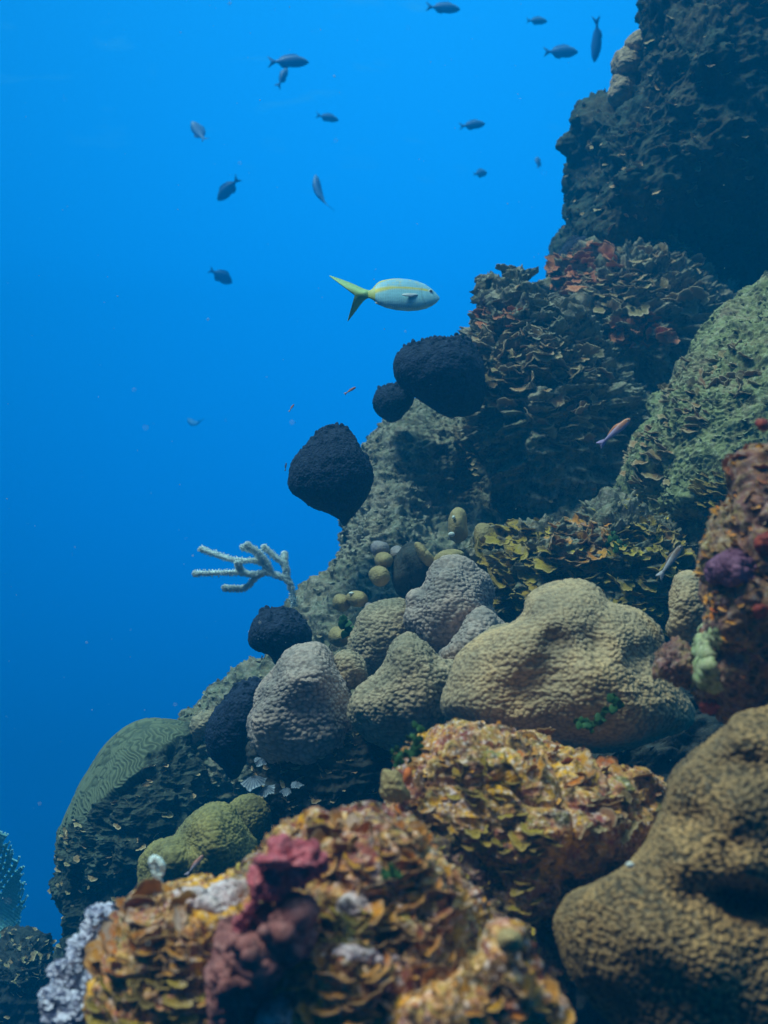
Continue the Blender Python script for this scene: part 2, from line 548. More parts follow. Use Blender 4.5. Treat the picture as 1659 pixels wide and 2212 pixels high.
MAT['sponge'] = m_plain('black_sponge_skin', T(.006, .009, .022), T(.026, .036, .075), 90, .9, .003, 170, .25)
MAT['red'] = m_rock('crimson_sponge_skin', [T(.14, .02, .03), T(.42, .06, .08), T(.54, .14, .17), T(.26, .03, .045), T(.50, .10, .08)], speck=(.70, .38, .40), hole_shade=(.07, .01, .015), s=10, fine=70, speckle=.4, bd=.002)
MAT['lump'] = m_rock('mauve_brown_sponge_skin', [T(.08, .025, .025), T(.24, .08, .07), T(.34, .14, .13), T(.14, .04, .045), T(.28, .10, .07)], speck=(.50, .32, .30), hole_shade=(.05, .015, .015), s=9, fine=60, speckle=.3, bd=.002)
MAT['purple'] = m_plain('purple_sponge_skin', T(.10, .03, .07), T(.26, .12, .20), 30, .75, .003, 160)
MAT['greenwhite'] = m_rock('pale_green_sponge_skin', [T(.10, .16, .04), T(.24, .34, .12), T(.50, .48, .30), T(.62, .54, .40)], speck=(.8, .78, .68), s=8, fine=60, speckle=.3, bd=.002)
MAT['orange'] = m_plain('orange_sponge_skin', T(.55, .10, .02), T(.75, .22, .04), 30, .7, .002)
MAT['redbit'] = m_plain('scarlet_sponge_skin', T(.14, .02, .02), T(.52, .09, .05), 60, .7, .002)
MAT['tuft'] = m_plain('lavender_white_algae', T(.32, .32, .46), T(.74, .72, .86), 60, .85, .002)
MAT['green'] = m_plain('green_segment_algae', T(.01, .045, .012), T(.04, .12, .03), 60, .7, .001)
MAT['rod'] = m_plain('grey_sea_rod_skin', T(.70, .82, .82), T(.92, 1.0, 1.0), 120, .9, .002, 420)
MAT['fan'] = m_plain('sea_fan_mesh', T(.45, .78, .68), T(.60, .9, .8), 60, .9, .001)
MAT['plate'] = m_plate('ochre_plates', [T(.66, .22, .01), T(.82, .34, .01), T(.46, .14, .01), T(.84, .34, .05), T(.74, .32, .01), T(.80, .16, .01), T(.80, .42, .01)],
                       T(.74, .50, .30), T(.10, .04, .012), rimw=.4, zone=(T(.40, .09, .10), T(.60, .27, .03), T(.80, .60, .52)))
MAT['plate_olive'] = m_plate('olive_plates', [T(.44, .29, .02), T(.62, .42, .02), T(.30, .20, .02), T(.66, .38, .04), T(.52, .38, .02)],
                             T(.70, .48, .18), T(.07, .04, .015), rimw=.5, zone=(T(.44, .18, .06), T(.44, .28, .04), T(.56, .40, .26)))
MAT['plate_far'] = m_plate('rusty_brown_plates', [T(.34, .19, .08), T(.48, .24, .10), T(.34, .24, .10), T(.44, .30, .13), T(.52, .22, .11)],
                           T(.66, .48, .30), T(.05, .04, .025), rimw=.85)
MAT['plate_red'] = m_plate('red_orange_plates', [T(.60, .14, .05), T(.66, .20, .07), T(.46, .12, .06)], T(.75, .36, .20), T(.12, .04, .02))
MAT['plate_grey'] = m_plate('grey_tan_scales', [T(.36, .29, .20), T(.46, .37, .26), T(.28, .27, .18), T(.44, .30, .15)], T(.54, .48, .38), T(.06, .06, .04))
MAT['plate_green'] = m_plate('green_tan_scales', [T(.24, .26, .12), T(.34, .35, .18), T(.34, .29, .17), T(.22, .24, .11)], T(.52, .50, .34), T(.06, .09, .03))
MAT['shell'] = m_plate('striped_fan_blade', [T(.24, .28, .34), T(.30, .34, .40)], T(.42, .46, .5), T(.10, .13, .20), stripes=26.0)
MAT['fish'] = m_col('fish_skin')
MAT['fin'] = m_col('fish_fin', 0.6, 0.2, 0.05)

def brain_mat():
    m, nt, b = newmat('brain_coral_skin', .85, .2)
    p = geo_pos(nt)
    at = N(nt, 'ShaderNodeAttribute', attribute_name='live')
    rg = N(nt, 'ShaderNodeAttribute', attribute_name='ridge')
    n1 = N(nt, 'ShaderNodeTexNoise', {'Vector': p, 'Scale': 9.0, 'Detail': 5.0, 'Roughness': .65})
    n2 = N(nt, 'ShaderNodeTexNoise', {'Vector': p, 'Scale': 60.0, 'Detail': 5.0, 'Roughness': .7})
    dead = ramp(nt, n1.outputs[0], [(.32, (.02, .03, .022)), (.5, (.06, .06, .04)), (.62, (.12, .13, .09)), (.74, (.05, .055, .03))])  # turf-grown dead base, with the dome's shadow put into its dark tones
    dead = mixc(nt, ramp(nt, n2.outputs[0], [(.4, .8), (.52, 0.)]), dead, (.01, .012, .01))
    dead = mixc(nt, M(nt, 'MULTIPLY', ramp(nt, n2.outputs[0], [(.56, 0.), (.68, 1.)]), .5), dead, (.20, .20, .15))
    live = mixc(nt, rg.outputs['Fac'], (.055, .07, .045), (.17, .18, .105))
    live = mixc(nt, M(nt, 'MULTIPLY', n2.outputs[0], .35), live, (.2, .17, .1))
    c = mixc(nt, at.outputs['Fac'], dead, live)
    link(nt, c, b.inputs['Base Color'])
    bump(nt, b, n2.outputs[0], .6, .004)
    return m
MAT['brain'] = brain_mat()

# ------------------------------------------------------------------ plates
RNG = np.random.default_rng(11)

def plate_template(seed, nr=4, na=13, thick=0.035, span=None, cup=None, ruf=1.0):
    r0 = np.random.default_rng(seed)
    span = span or r0.uniform(1.3, 2.3)
    cup = r0.uniform(-0.12, 0.28) if cup is None else cup
    a = np.linspace(-span, span, na)
    rr = np.linspace(0.12, 1.0, nr)
    ph = r0.uniform(0, 6.28, 4)
    edge = 1 + 0.10 * ruf * np.sin(3 * a + ph[0]) + 0.08 * ruf * np.sin(7 * a + ph[1]) + 0.05 * ruf * r0.normal(size=na)
    edge *= 0.82 + 0.18 * np.cos(a / span * 1.4)
    R_, A_ = np.meshgrid(rr, a, indexing='ij')
    E_ = np.broadcast_to(edge, R_.shape)
    x = R_ * E_ * np.sin(A_)
    y = R_ * E_ * np.cos(A_) * 0.9
    z = cup * R_ ** 2 + 0.10 * ruf * R_ ** 2 * np.sin(2.5 * A_ + ph[2]) + 0.06 * ruf * R_ ** 2 * np.sin(5.5 * A_ + ph[3]) - 0.10 * np.abs(A_ / span) ** 2 * R_
    top = np.stack([x, y, z], -1).reshape(-1, 3)
    tk = thick * (1.2 - 0.75 * R_.reshape(-1))
    bot = top.copy(); bot[:, 2] -= tk
    V = np.concatenate([top, bot])
    idx = np.arange(nr * na).reshape(nr, na)
    q = np.stack([idx[:-1, :-1], idx[1:, :-1], idx[1:, 1:], idx[:-1, 1:]], -1).reshape(-1, 4)
    m = nr * na
    F = [q[:, ::-1], q + m]
    lp = list(idx[0, :]) + list(idx[1:, -1]) + list(idx[-1, -2::-1]) + list(idx[-2:0:-1, 0])
    lp = np.array(lp)
    nx = np.roll(lp, -1)
    F.append(np.stack([lp, nx, nx + m, lp + m], -1))
    F = np.concatenate(F)
    rim = np.concatenate([R_.reshape(-1)] * 2)
    ang = np.concatenate([A_.reshape(-1)] * 2)
    return V, F, rim, ang

TPL = [plate_template(s) for s in range(10)]
TPL_FINE = [plate_template(100 + s, 9, 27, 0.13, ruf=.9) for s in range(9)]
TPL_SOFT = [plate_template(200 + s, 9, 31, 0.11, ruf=(.45, .8, 1.2)[s % 3]) for s in range(9)]
TPL_MESH = {}

def nz(v):
    return v / np.maximum(np.linalg.norm(v, axis=-1, keepdims=True), 1e-9)

def plate_frames(pts, nrm, size, rng, tilt=0.55, droop=0.25, jit=0.4):
    k = len(pts)
    o = nz(nrm * 0.9 + rng.normal(size=(k, 3)) * jit + np.array([0, 0, -droop]))
    uph = nz(np.array([0, -tilt, 1.0]) + rng.normal(size=(k, 3)) * jit * 0.8)
    z = nz(uph - (np.sum(uph * o, 1))[:, None] * o)
    x = np.cross(o, z)
    return np.stack([x, o, z], 2) * size[:, None, None]      # columns

def pick(B, count, rng, region=None, mind=0.0, front=-0.05, faceup=None):
    """choose surface points of a blob that face the viewer, optional (cx, cy, rx, ry) region in picture units"""
    view = nz(CAM - B.V)
    ok = (np.sum(B.N * view, 1) > front) & (B.u[:, 2] > -0.25)
    px, py, _ = proj(B.V)
    ok &= (px > -60) & (px < 1719) & (py > -60) & (py < 2270)
    if region is not None:
        cx, cy_, rx, ry = region
        ok &= ((px - cx) / rx) ** 2 + ((py - cy_) / ry) ** 2 < 1
    if faceup is not None:
        ok &= B.N[:, 2] > faceup
    idx = np.nonzero(ok)[0]
    if len(idx) == 0:
        return idx
    rng.shuffle(idx)
    if mind <= 0:
        return idx[:count]
    chosen = []; cp = np.zeros((count, 3)); 
    for i in idx[:count * 30]:
        p = B.V[i]
        n = len(chosen)
        if n and np.min(np.sum((cp[:n] - p) ** 2, 1)) < mind * mind:
            continue
        cp[n] = p; chosen.append(i)
        if len(chosen) >= count:
            break
    return np.array(chosen, int)

def merged_plates(pts, nrm, sizes, rng, tpl=None, **kw):
    tpl = tpl or TPL
    Rm = plate_frames(pts, nrm, sizes, rng, **kw)
    VV, FF, RR, AA, DD = [], [], [], [], []
    off = 0
    for k in range(len(pts)):
        V, F, rim, ang = tpl[int(rng.integers(len(tpl)))]
        v = V @ Rm[k].T + pts[k] - nrm[k] * sizes[k] * 0.1
        VV.append(v); FF.append(F + off); RR.append(rim); AA.append(ang)
        DD.append(np.full(len(V), rng.random())); off += len(V)
    return np.concatenate(VV), np.concatenate(FF), np.concatenate(RR), np.concatenate(DD), np.concatenate(AA)

def stuff_plates(B, count, px, depth, mat, label, cat='algae', name='encrusting_algae', region=None, **kw):
    i = pick(B, count, RNG, region)
    s = RNG.uniform(px[0], px[1], len(i)) * KPX * depth
    V, F, R_, D_, A_ = merged_plates(B.V[i], B.N[i], s, RNG, **kw)
    return put(name, V, F, MAT[mat], label=label, cat=cat, kind='stuff', attrs={'rim': R_, 'rnd': D_, 'ang': A_})

def colony(B, region, count, px, mat, label, parts=True, mind=0.35, group=None, name='plate_coral', cat='plate coral', tilt=0.55, droop=0.25, jit=0.4, sink=.1, face=0.0):
    c = P(region[0], region[1], 1.0)
    i = pick(B, count, RNG, region, 0)
    if len(i) == 0:
        print('EMPTY COLONY', label); return None
    dep = np.median((B.V[i] - CAM) @ FWD)
    i = pick(B, count, RNG, region, mind * (px[0] + px[1]) / 2 * KPX * dep)
    s = (px[0] + (px[1] - px[0]) * RNG.random(len(i)) ** 1.5) * KPX * dep
    ctr = B.V[i].mean(0)
    if not parts:
        V, F, R_, D_, A_ = merged_plates(B.V[i], B.N[i], s, RNG, tilt=tilt, droop=droop, jit=jit)
        return put(name, V, F, MAT[mat], label=label, cat=cat, group=group, attrs={'rim': R_, 'rnd': D_, 'ang': A_})
    root = empty(name, ctr, label, cat, group)
    on = nz(B.N[i] * (1 - face) + np.array([0, -1, .1]) * face)
    Rm = plate_frames(B.V[i], on, s, RNG, tilt=tilt, droop=droop, jit=jit)
    for k, vi in enumerate(i):
        t = int(RNG.integers(len(TPL_FINE)))
        key = (t, mat, face > 0)
        if key not in TPL_MESH:
            V, F, rim, ang = (TPL_SOFT if face > 0 else TPL_FINE)[t]
            me = mesh_from('plate', V, F)
            attr(me, 'rim', rim); attr(me, 'ang', ang)
            me.materials.append(MAT[mat]); TPL_MESH[key] = me
        o = bpy.data.objects.new('plate', TPL_MESH[key])
        COL.objects.link(o)
        o.parent = root
        mt = Matrix(Rm[k].tolist()).to_4x4()
        mt.translation = Vector(B.V[vi] - B.N[vi] * s[k] * sink - ctr)
        o.matrix_local = mt
    return root

# tube along a polyline --------------------------------------------------
def tube(pts, radii, nseg=12, cap=True):
    p = np.asarray(pts, float); r = np.asarray(radii, float)
    # resample smoothly
    out = []; rr = []
    n = len(p)
    for i in range(n - 1):
        p0 = p[max(i - 1, 0)]; p1 = p[i]; p2 = p[i + 1]; p3 = p[min(i + 2, n - 1)]
        for t in np.arange(8) / 8:
            out.append(0.5 * ((2 * p1) + (-p0 + p2) * t + (2 * p0 - 5 * p1 + 4 * p2 - p3) * t * t + (-p0 + 3 * p1 - 3 * p2 + p3) * t ** 3))
            rr.append(r[i] * (1 - t) + r[i + 1] * t)
    out.append(p[-1]); rr.append(r[-1])
    p = np.array(out); r = np.array(rr)
    tang = nz(np.gradient(p, axis=0))
    # rounded ends
    ee = []; er = []
    for k in range(5):
        a = (k / 5) * math.pi / 2
        ee.append(p[-1] + tang[-1] * r[-1] * math.sin(a)); er.append(r[-1] * math.cos(a))
    p = np.concatenate([p, np.array(ee[1:])]); r = np.concatenate([r, er[1:]])
    tang = nz(np.gradient(p, axis=0))
    ref = np.array([0.3, 1.0, 0.2]); u = nz(np.cross(tang, ref)); w = np.cross(tang, u)
    a = np.arange(nseg) / nseg * 2 * math.pi
    V = p[:, None, :] + r[:, None, None] * (np.cos(a)[None, :, None] * u[:, None, :] + np.sin(a)[None, :, None] * w[:, None, :])
    m = len(p)
    V = V.reshape(-1, 3)
    idx = np.arange(m * nseg).reshape(m, nseg)
    nx = np.roll(idx, -1, 1)
    F = np.stack([idx[:-1], nx[:-1], nx[1:], idx[1:]], -1).reshape(-1, 4)
    # end caps as degenerate-free fans of quads via centre vertices
    Vc = np.concatenate([V, p[:1], p[-1:] + tang[-1:] * r[-1] * 0.3])
    tri = []
    for e, row, flip in ((m * nseg, idx[0], True), (m * nseg + 1, idx[-1], False)):
        for j in range(0, nseg, 2):
            a1, b1, c1_ = row[j], row[(j + 1) % nseg], row[(j + 2) % nseg]
            tri.append((a1, e, c1_, b1) if flip else (a1, b1, c1_, e))
    F = np.concatenate([F, np.array(tri)])
    return Vc, F

def join(parts):
    VV = []; FF = []; off = 0
    for V, F in parts:
        VV.append(V); FF.append(F + off); off += len(V)
    return np.concatenate(VV), np.concatenate(FF)

def d_soft(cell, amp, seed=4):
    """rounded overgrown lumps with dark seams and a granular skin"""
    def g(V, Nn):
        W_ = V + .35 * cell * np.stack([vnoise(V / cell * 1.1, 50), vnoise(V / cell * 1.1, 51), vnoise(V / cell * 1.1, 52)], 1)
        f1, f2 = worley(W_ / cell, seed)
        g1, g2 = worley((W_ + .1) * np.array([1, 1, 1.5]) / (cell * .36), seed + 3)
        k1, k2 = worley(V / .0058, seed + 5)
        m = np.clip(.5 + vnoise(V * 24, seed + 9), 0, 1)
        h = amp * (1.0 * fbm(V * 10, 3, seed, .45) + 1.1 * (.55 - f1 ** 2) + .42 * (.5 - g1 ** 2) * (.4 + m))
        h = h - amp * .45 * np.clip(1 - (f2 - f1) / .18, 0, 1)
        h = h - amp * .9 * np.clip(vnoise(V * 38, seed + 12) - .42, 0, 1) * 2
        h = h + amp * .16 * ridged(V * np.array([30, 30, 75]), 2, seed + 15)
        return h + .0011 * (.6 - k1) * (.5 + m) + .0007 * fbm(V * 260, 2, seed + 7)
    return g
def d_lumps(cell, depth, base, seed=4):
    def g(V, Nn):
        W_ = V + .25 * cell * np.stack([vnoise(V / cell * 1.3, 50), vnoise(V / cell * 1.3, 51), vnoise(V / cell * 1.3, 52)], 1)
        f1, f2 = worley(W_ / cell, seed)
        g1, g2 = worley(W_ / (cell * .37), seed + 3)
        return base(V, Nn) - depth * np.clip(1 - (f2 - f1) / .30, 0, 1) + depth * .5 * (.7 - f1) - depth * .32 * np.clip(1 - (g2 - g1) / .3, 0, 1)
    return g
def d_comb():
    def g(V, Nn):
        f1, f2 = worley(V * np.array([1, 1, 1.7]) / .019, 12)
        e = np.clip((f2 - f1) / .35, 0, 1)
        h = .03 * fbm(V * 5.5, 3, 33) + .010 * fbm(V * 18, 2, 35)
        h = h + .009 * (1 - e) * (0.6 + .6 * vnoise(V * 12, 36)) + .004 * fbm(V * 70, 3, 37)
        return h
    return g

# ================================================================== THE REEF (setting)
rockA = blob(c1([(900, -330), (815, -100), (800, 60), (815, 200), (812, 400), (780, 600), (600, 680), (460, 750), (420, 850), (408, 1000), (412, 1100),
                 (370, 1200), (335, 1260), (335, 1380), (298, 1440), (312, 1530), (272, 1620), (225, 1760), (198, 1850), (225, 1890), (400, 2050),
                 (800, 2400), (1700, 2500), (2600, 2100), (2700, 900), (2600, -400), (1700, -600)]),
             4.0, 0.75, n=210, center=c1([(1350, 1000)])[0], grad=(0.02, 0.03), q=0.8,
             bumps=[(c1([(700, 500)])[0] + (60, 0.10)), (c1([(650, 1100)])[0] + (50, 0.12)), (c1([(1000, 1300)])[0] + (50, 0.10)),
                    (c1([(1500, 900)])[0] + (60, 0.10)), (c1([(1500, 1750)])[0] + (90, -0.35)), (c1([(1250, 300)])[0] + (50, .12)), (c1([(600, 1500)])[0] + (40, .08))],
             disp=lambda V, Nn: d_rock(0.07, 0.028, 0.008, 0.55, 5, 0.35)(V, Nn) + .07 * (.62 - worley(V * 4.5, 8)[0]) + .028 * (.62 - worley(V * 13, 9)[0]))
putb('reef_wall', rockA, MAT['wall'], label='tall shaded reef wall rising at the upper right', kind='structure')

rockB1 = blob([(1196, 622), (1220, 590), (1262, 548), (1310, 525), (1350, 492), (1400, 500), (1440, 512), (1500, 545), (1540, 590), (1590, 620),
               (1620, 680), (1580, 760), (1500, 830), (1400, 870), (1280, 840), (1215, 740), (1195, 670)],
              3.35, 0.38, n=120, disp=d_lumps(.13, .028, d_rock(0.05, 0.03, 0.008, 0.7, 9, 0.9)), grad=(0, -0.05))
putb('reef_ledge', rockB1, MAT['slope'], label='rust coloured reef ledge below the shaded wall', kind='structure')

rockB2 = blob([(1030, 602), (1052, 612), (1088, 598), (1108, 576), (1136, 578), (1154, 605), (1152, 632), (1190, 658), (1240, 652), (1258, 690),
               (1330, 760), (1400, 900), (1370, 1100), (1150, 1160), (1030, 1000), (1005, 860), (1018, 760), (1038, 700), (1048, 655)],
              3.05, 0.36, n=160, center=(1150, 820), disp=d_lumps(.12, .025, d_rock(0.035, 0.028, 0.007, 0.8, 14, 0.9)), grad=(0.0, -0.02))
putb('reef_outcrop', rockB2, MAT['slope'], label='ledged reef outcrop behind the heart shaped black sponge', kind='structure')

rockB3 = blob([(866, 878), (885, 866), (915, 868), (960, 880), (1100, 860), (1350, 850), (1560, 900), (1650, 1100), (1600, 1350), (1350, 1560),
               (1000, 1720), (720, 1790), (600, 1740), (590, 1640), (610, 1500), (630, 1400), (640, 1330), (668, 1290), (700, 1235), (730, 1175), (738, 1120),
               (762, 1060), (778, 990), (815, 930)],
              2.95, 0.40, n=220, center=(1030, 1200), grad=(0.0, -0.115), disp=d_rock(0.035, 0.016, 0.006, 0.9, 21, 0.6),
              bumps=[(880, 960, 60, 0.08), (1000, 1060, 70, -0.18), (1100, 1130, 80, -0.15), (830, 1120, 60, 0.05)])
putb('reef_slope', rockB3, MAT['slope'], label='main reef slope descending to the lower left', kind='structure')

rockB4 = blob([(402, 1565), (440, 1530), (500, 1480), (560, 1440), (620, 1420), (720, 1440), (820, 1560), (820, 1800), (700, 1950), (520, 1950), (420, 1850), (395, 1700)],
              2.62, 0.28, n=110, disp=d_rock(0.03, 0.018, 0.006, 0.9, 27, 0.5))
putb('reef_shelf', rockB4, MAT['slope'], label='reef shelf between brain coral and star corals', kind='structure')

rockC = blob([(1659, 582), (1620, 612), (1580, 652), (1545, 700), (1510, 752), (1478, 795), (1432, 860), (1400, 922), (1362, 1000), (1335, 1080), (1345, 1170),
              (1400, 1230), (1480, 1270), (1580, 1260), (1750, 1200), (1950, 950), (1950, 650), (1800, 550)],
             2.42, 0.36, n=190, center=(1640, 930), grad=(-0.03, -0.03), disp=d_comb())
putb('algae_ridge', rockC, MAT['algae'], label='pale green algae covered ridge at the right edge', kind='structure')

rockC2 = blob([(1012, 1205), (1055, 1160), (1110, 1125), (1180, 1118), (1250, 1145), (1300, 1095), (1350, 1105), (1420, 1125), (1500, 1155), (1560, 1250),
               (1540, 1420), (1400, 1460), (1200, 1380), (1090, 1360), (1030, 1270)],
              2.25, 0.22, n=130, center=(1290, 1260), disp=d_rock(0.03, 0.022, 0.006, 1.1, 39, 0.8))
putb('reef_hollow', rockC2, MAT['slope'], label='hollow of the reef behind the big tan coral', kind='structure')

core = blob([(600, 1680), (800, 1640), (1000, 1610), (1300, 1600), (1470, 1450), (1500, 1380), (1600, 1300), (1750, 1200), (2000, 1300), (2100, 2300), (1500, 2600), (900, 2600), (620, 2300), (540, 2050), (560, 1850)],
            1.95, 0.30, n=130, disp=d_rock(0.03, 0.015, 0.004, 1.2, 45, 0.6), grad=(0, -0.02))
putb('reef_core', core, MAT['dark'], label='inner rock in the crevices of the reef, their shade put into its dark colour', kind='structure')  # filler rock behind the gaps, coloured dark as the crevice shade

rockR1 = blob([(556, 1590), (650, 1570), (800, 1560), (930, 1590), (960, 1680), (900, 1800), (760, 1840), (640, 1830), (585, 1780), (560, 1690)],
              1.82, 0.14, n=100, disp=d_rock(0.012, 0.010, 0.004, 1.5, 51, 0.5))
putb('reef_overhang', rockR1, MAT['dark'], label='dark overhang under the lobed star corals', kind='structure')  # shade below the corals is put into the dark colour

rockM = blob(c6([(-250, 1640), (-60, 1690), (0, 1680), (50, 1570), (110, 1530), (170, 1522), (225, 1570), (262, 1680), (285, 1800), (280, 2000), (320, 2350), (-300, 2400)]),
             2.7, 0.22, n=90, disp=d_rock(0.02, 0.016, 0.006, 1.1, 57, 0.5))
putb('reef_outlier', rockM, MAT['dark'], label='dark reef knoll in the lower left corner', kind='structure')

# right foreground column, out of focus
rockD = blob(c5([(1640, 0), (1540, 40), (1480, 120), (1450, 300), (1375, 390), (1335, 480), (1312, 600), (1325, 730), (1370, 880), (1330, 1000), (1290, 1180),
                 (1270, 1320), (1380, 1420), (1659, 1480), (2100, 1400), (2250, 600), (1950, -60)]),
             1.12, 0.12, n=130, center=c5([(1700, 700)])[0], disp=d_soft(.055, .010, 63))
putb('reef_column', rockD, MAT['mauve'], label='mauve and brown encrusted column at the right edge', kind='structure')

rockG1 = blob(c8([(-80, 160), (0, 130), (150, 110), (260, 165), (450, 185), (560, 240), (680, 240), (780, 300), (900, 350), (1030, 370), (1130, 440), (1120, 600), (1060, 690),
                  (1000, 810), (900, 870), (720, 950), (600, 1080), (560, 1150), (400, 1230), (200, 1200), (0, 1100), (-220, 950), (-360, 740), (-320, 520), (-290, 380), (-190, 250)]),
              1.18, 0.13, n=200, grad=(0, -0.02), center=c8([(380, 640)])[0], disp=d_soft(.062, .013, 69),
              bumps=[c8([(150, 300)])[0] + (50, .03), c8([(700, 700)])[0] + (50, .02), c8([(100, 1000)])[0] + (40, -.05)])
putb('reef_boulder', rockG1, MAT['fore'], label='plate covered boulder in front of the big tan coral', kind='structure')

rockG2a = blob(c6([(640, 1400), (700, 1325), (850, 1295), (1000, 1275), (1110, 1258), (1250, 1250), (1360, 1350), (1400, 1700), (1250, 2100), (900, 2350), (600, 2300), (470, 2050), (470, 1800), (520, 1650), (610, 1510)]),
               0.92, 0.08, n=140, grad=(0, -0.012), disp=d_soft(.052, .010, 75))
putb('reef_block', rockG2a, MAT['fore'], label='encrusted block at the lower left of the foreground', kind='structure')

rockG2b = blob(c7([(290, 900), (400, 720), (500, 665), (620, 610), (760, 645), (920, 645), (1080, 695), (1210, 765), (1300, 880), (1370, 1010), (1420, 1200), (1480, 1350),
                   (1560, 1800), (1300, 2100), (200, 2100), (-60, 1800), (0, 1350), (150, 1190), (220, 1040)]),
               0.90, 0.10, n=230, grad=(0, -0.014), center=c7([(760, 1250)])[0], disp=d_soft(.056, .013, 81),
               bumps=[c7([(900, 800)])[0] + (60, .02), c7([(800, 1400)])[0] + (60, .02), c7([(650, 1250)])[0] + (30, -.02)])
putb('reef_mound', rockG2b, MAT['fore'], label='plate encrusted mound filling the bottom foreground', kind='structure')

rockG2c = blob(c8([(130, 1420), (200, 1290), (262, 1225), (330, 1198), (392, 1250), (425, 1360), (450, 1490), (560, 1550), (620, 1680), (640, 1950), (300, 2100), (-250, 2100), (-350, 1650), (-100, 1500)]),
               0.80, 0.07, n=130, center=c8([(200, 1650)])[0], disp=d_soft(.045, .008, 87))
putb('reef_spur', rockG2c, MAT['fore'], label='ochre knobbed spur at the bottom beside the brown coral', kind='structure')

rockF = blob([(420, 1960), (560, 1850), (760, 1790), (960, 1800), (1120, 1900), (1215, 2040), (1240, 2200), (1180, 2420), (600, 2480), (250, 2400), (300, 2120)],
             1.10, 0.10, n=140, disp=d_soft(.06, .014, 95))
putb('reef_base', rockF, MAT['mauve'], label='dark mauve rock joining the foreground mounds', kind='structure')

# ================================================================== STAR CORALS
B_F = blob([(962, 1530), (972, 1480), (990, 1425), (1020, 1380), (1060, 1352), (1105, 1340), (1132, 1325), (1150, 1292), (1190, 1268), (1230, 1262), (1270, 1266), (1296, 1282), (1318, 1302),
            (1360, 1312), (1390, 1330), (1412, 1362), (1422, 1405), (1436, 1450), (1466, 1498), (1492, 1540), (1486, 1572), (1440, 1595), (1370, 1612), (1290, 1618), (1200, 1605), (1100, 1590), (1010, 1570)],
           1.46, 0.15, n=180, center=(1225, 1460), q=0.7, grad=(0, -0.022),
           bumps=[(1225, 1325, 60, 0.035), (1350, 1380, 40, 0.028), (1290, 1390, 30, -0.014), (1120, 1400, 45, 0.015), (1200, 1440, 34, -0.014), (1270, 1460, 40, 0.02),
                  (1140, 1500, 55, -0.02), (1380, 1500, 50, 0.02), (1300, 1550, 60, 0.01), (1200, 1385, 22, -0.02), (1395, 1420, 25, -0.02)],
           disp=d_star(0.0068, 0.0027, 0.009, 2, 12, 0.0008))
putb('star_coral', B_F, MAT['star_big'], label='largest tan star coral mound with a domed top, in the centre right', cat='coral', group='star corals')

B_E = blob(c8([(1800, 30), (1650, 62), (1560, 75), (1500, 100), (1440, 180), (1320, 262), (1205, 365), (1152, 450), (1130, 560), (1070, 690), (1015, 800), (930, 880), (770, 950), (650, 1010), (585, 1100), (570, 1210),
               (600, 1340), (665, 1440), (760, 1530), (900, 1700), (1050, 2000), (1500, 2300), (2300, 2200), (2500, 1100), (2300, 250)]),
           0.98, 0.16, n=300, center=c8([(1450, 1080)])[0], q=0.62, grad=(0, -0.008),
           bumps=[c8([(1540, 180)])[0] + (60, .03), c8([(1430, 340)])[0] + (26, -.014), c8([(1540, 310)])[0] + (26, -.016), c8([(1640, 330)])[0] + (26, -.012), c8([(1520, 560)])[0] + (45, .03), c8([(1400, 1000)])[0] + (18, -.03),
                  c8([(1480, 1030)])[0] + (22, -.05), c8([(1570, 1050)])[0] + (24, -.05), c8([(1670, 1060)])[0] + (24, -.05), c8([(1560, 850)])[0] + (30, .02), c8([(1250, 620)])[0] + (30, -.015), c8([(1050, 1250)])[0] + (70, .03), c8([(1350, 1400)])[0] + (60, .02), c8([(1200, 800)])[0] + (40, .015), c8([(1250, 1000)])[0] + (25, -.012)],
           disp=d_star(0.0052, 0.0036, 0.005, 3, 14, 0.0008))
putb('star_coral', B_E, MAT['star_near'], label='huge brown star coral close up in the lower right corner', cat='coral', group='star corals')

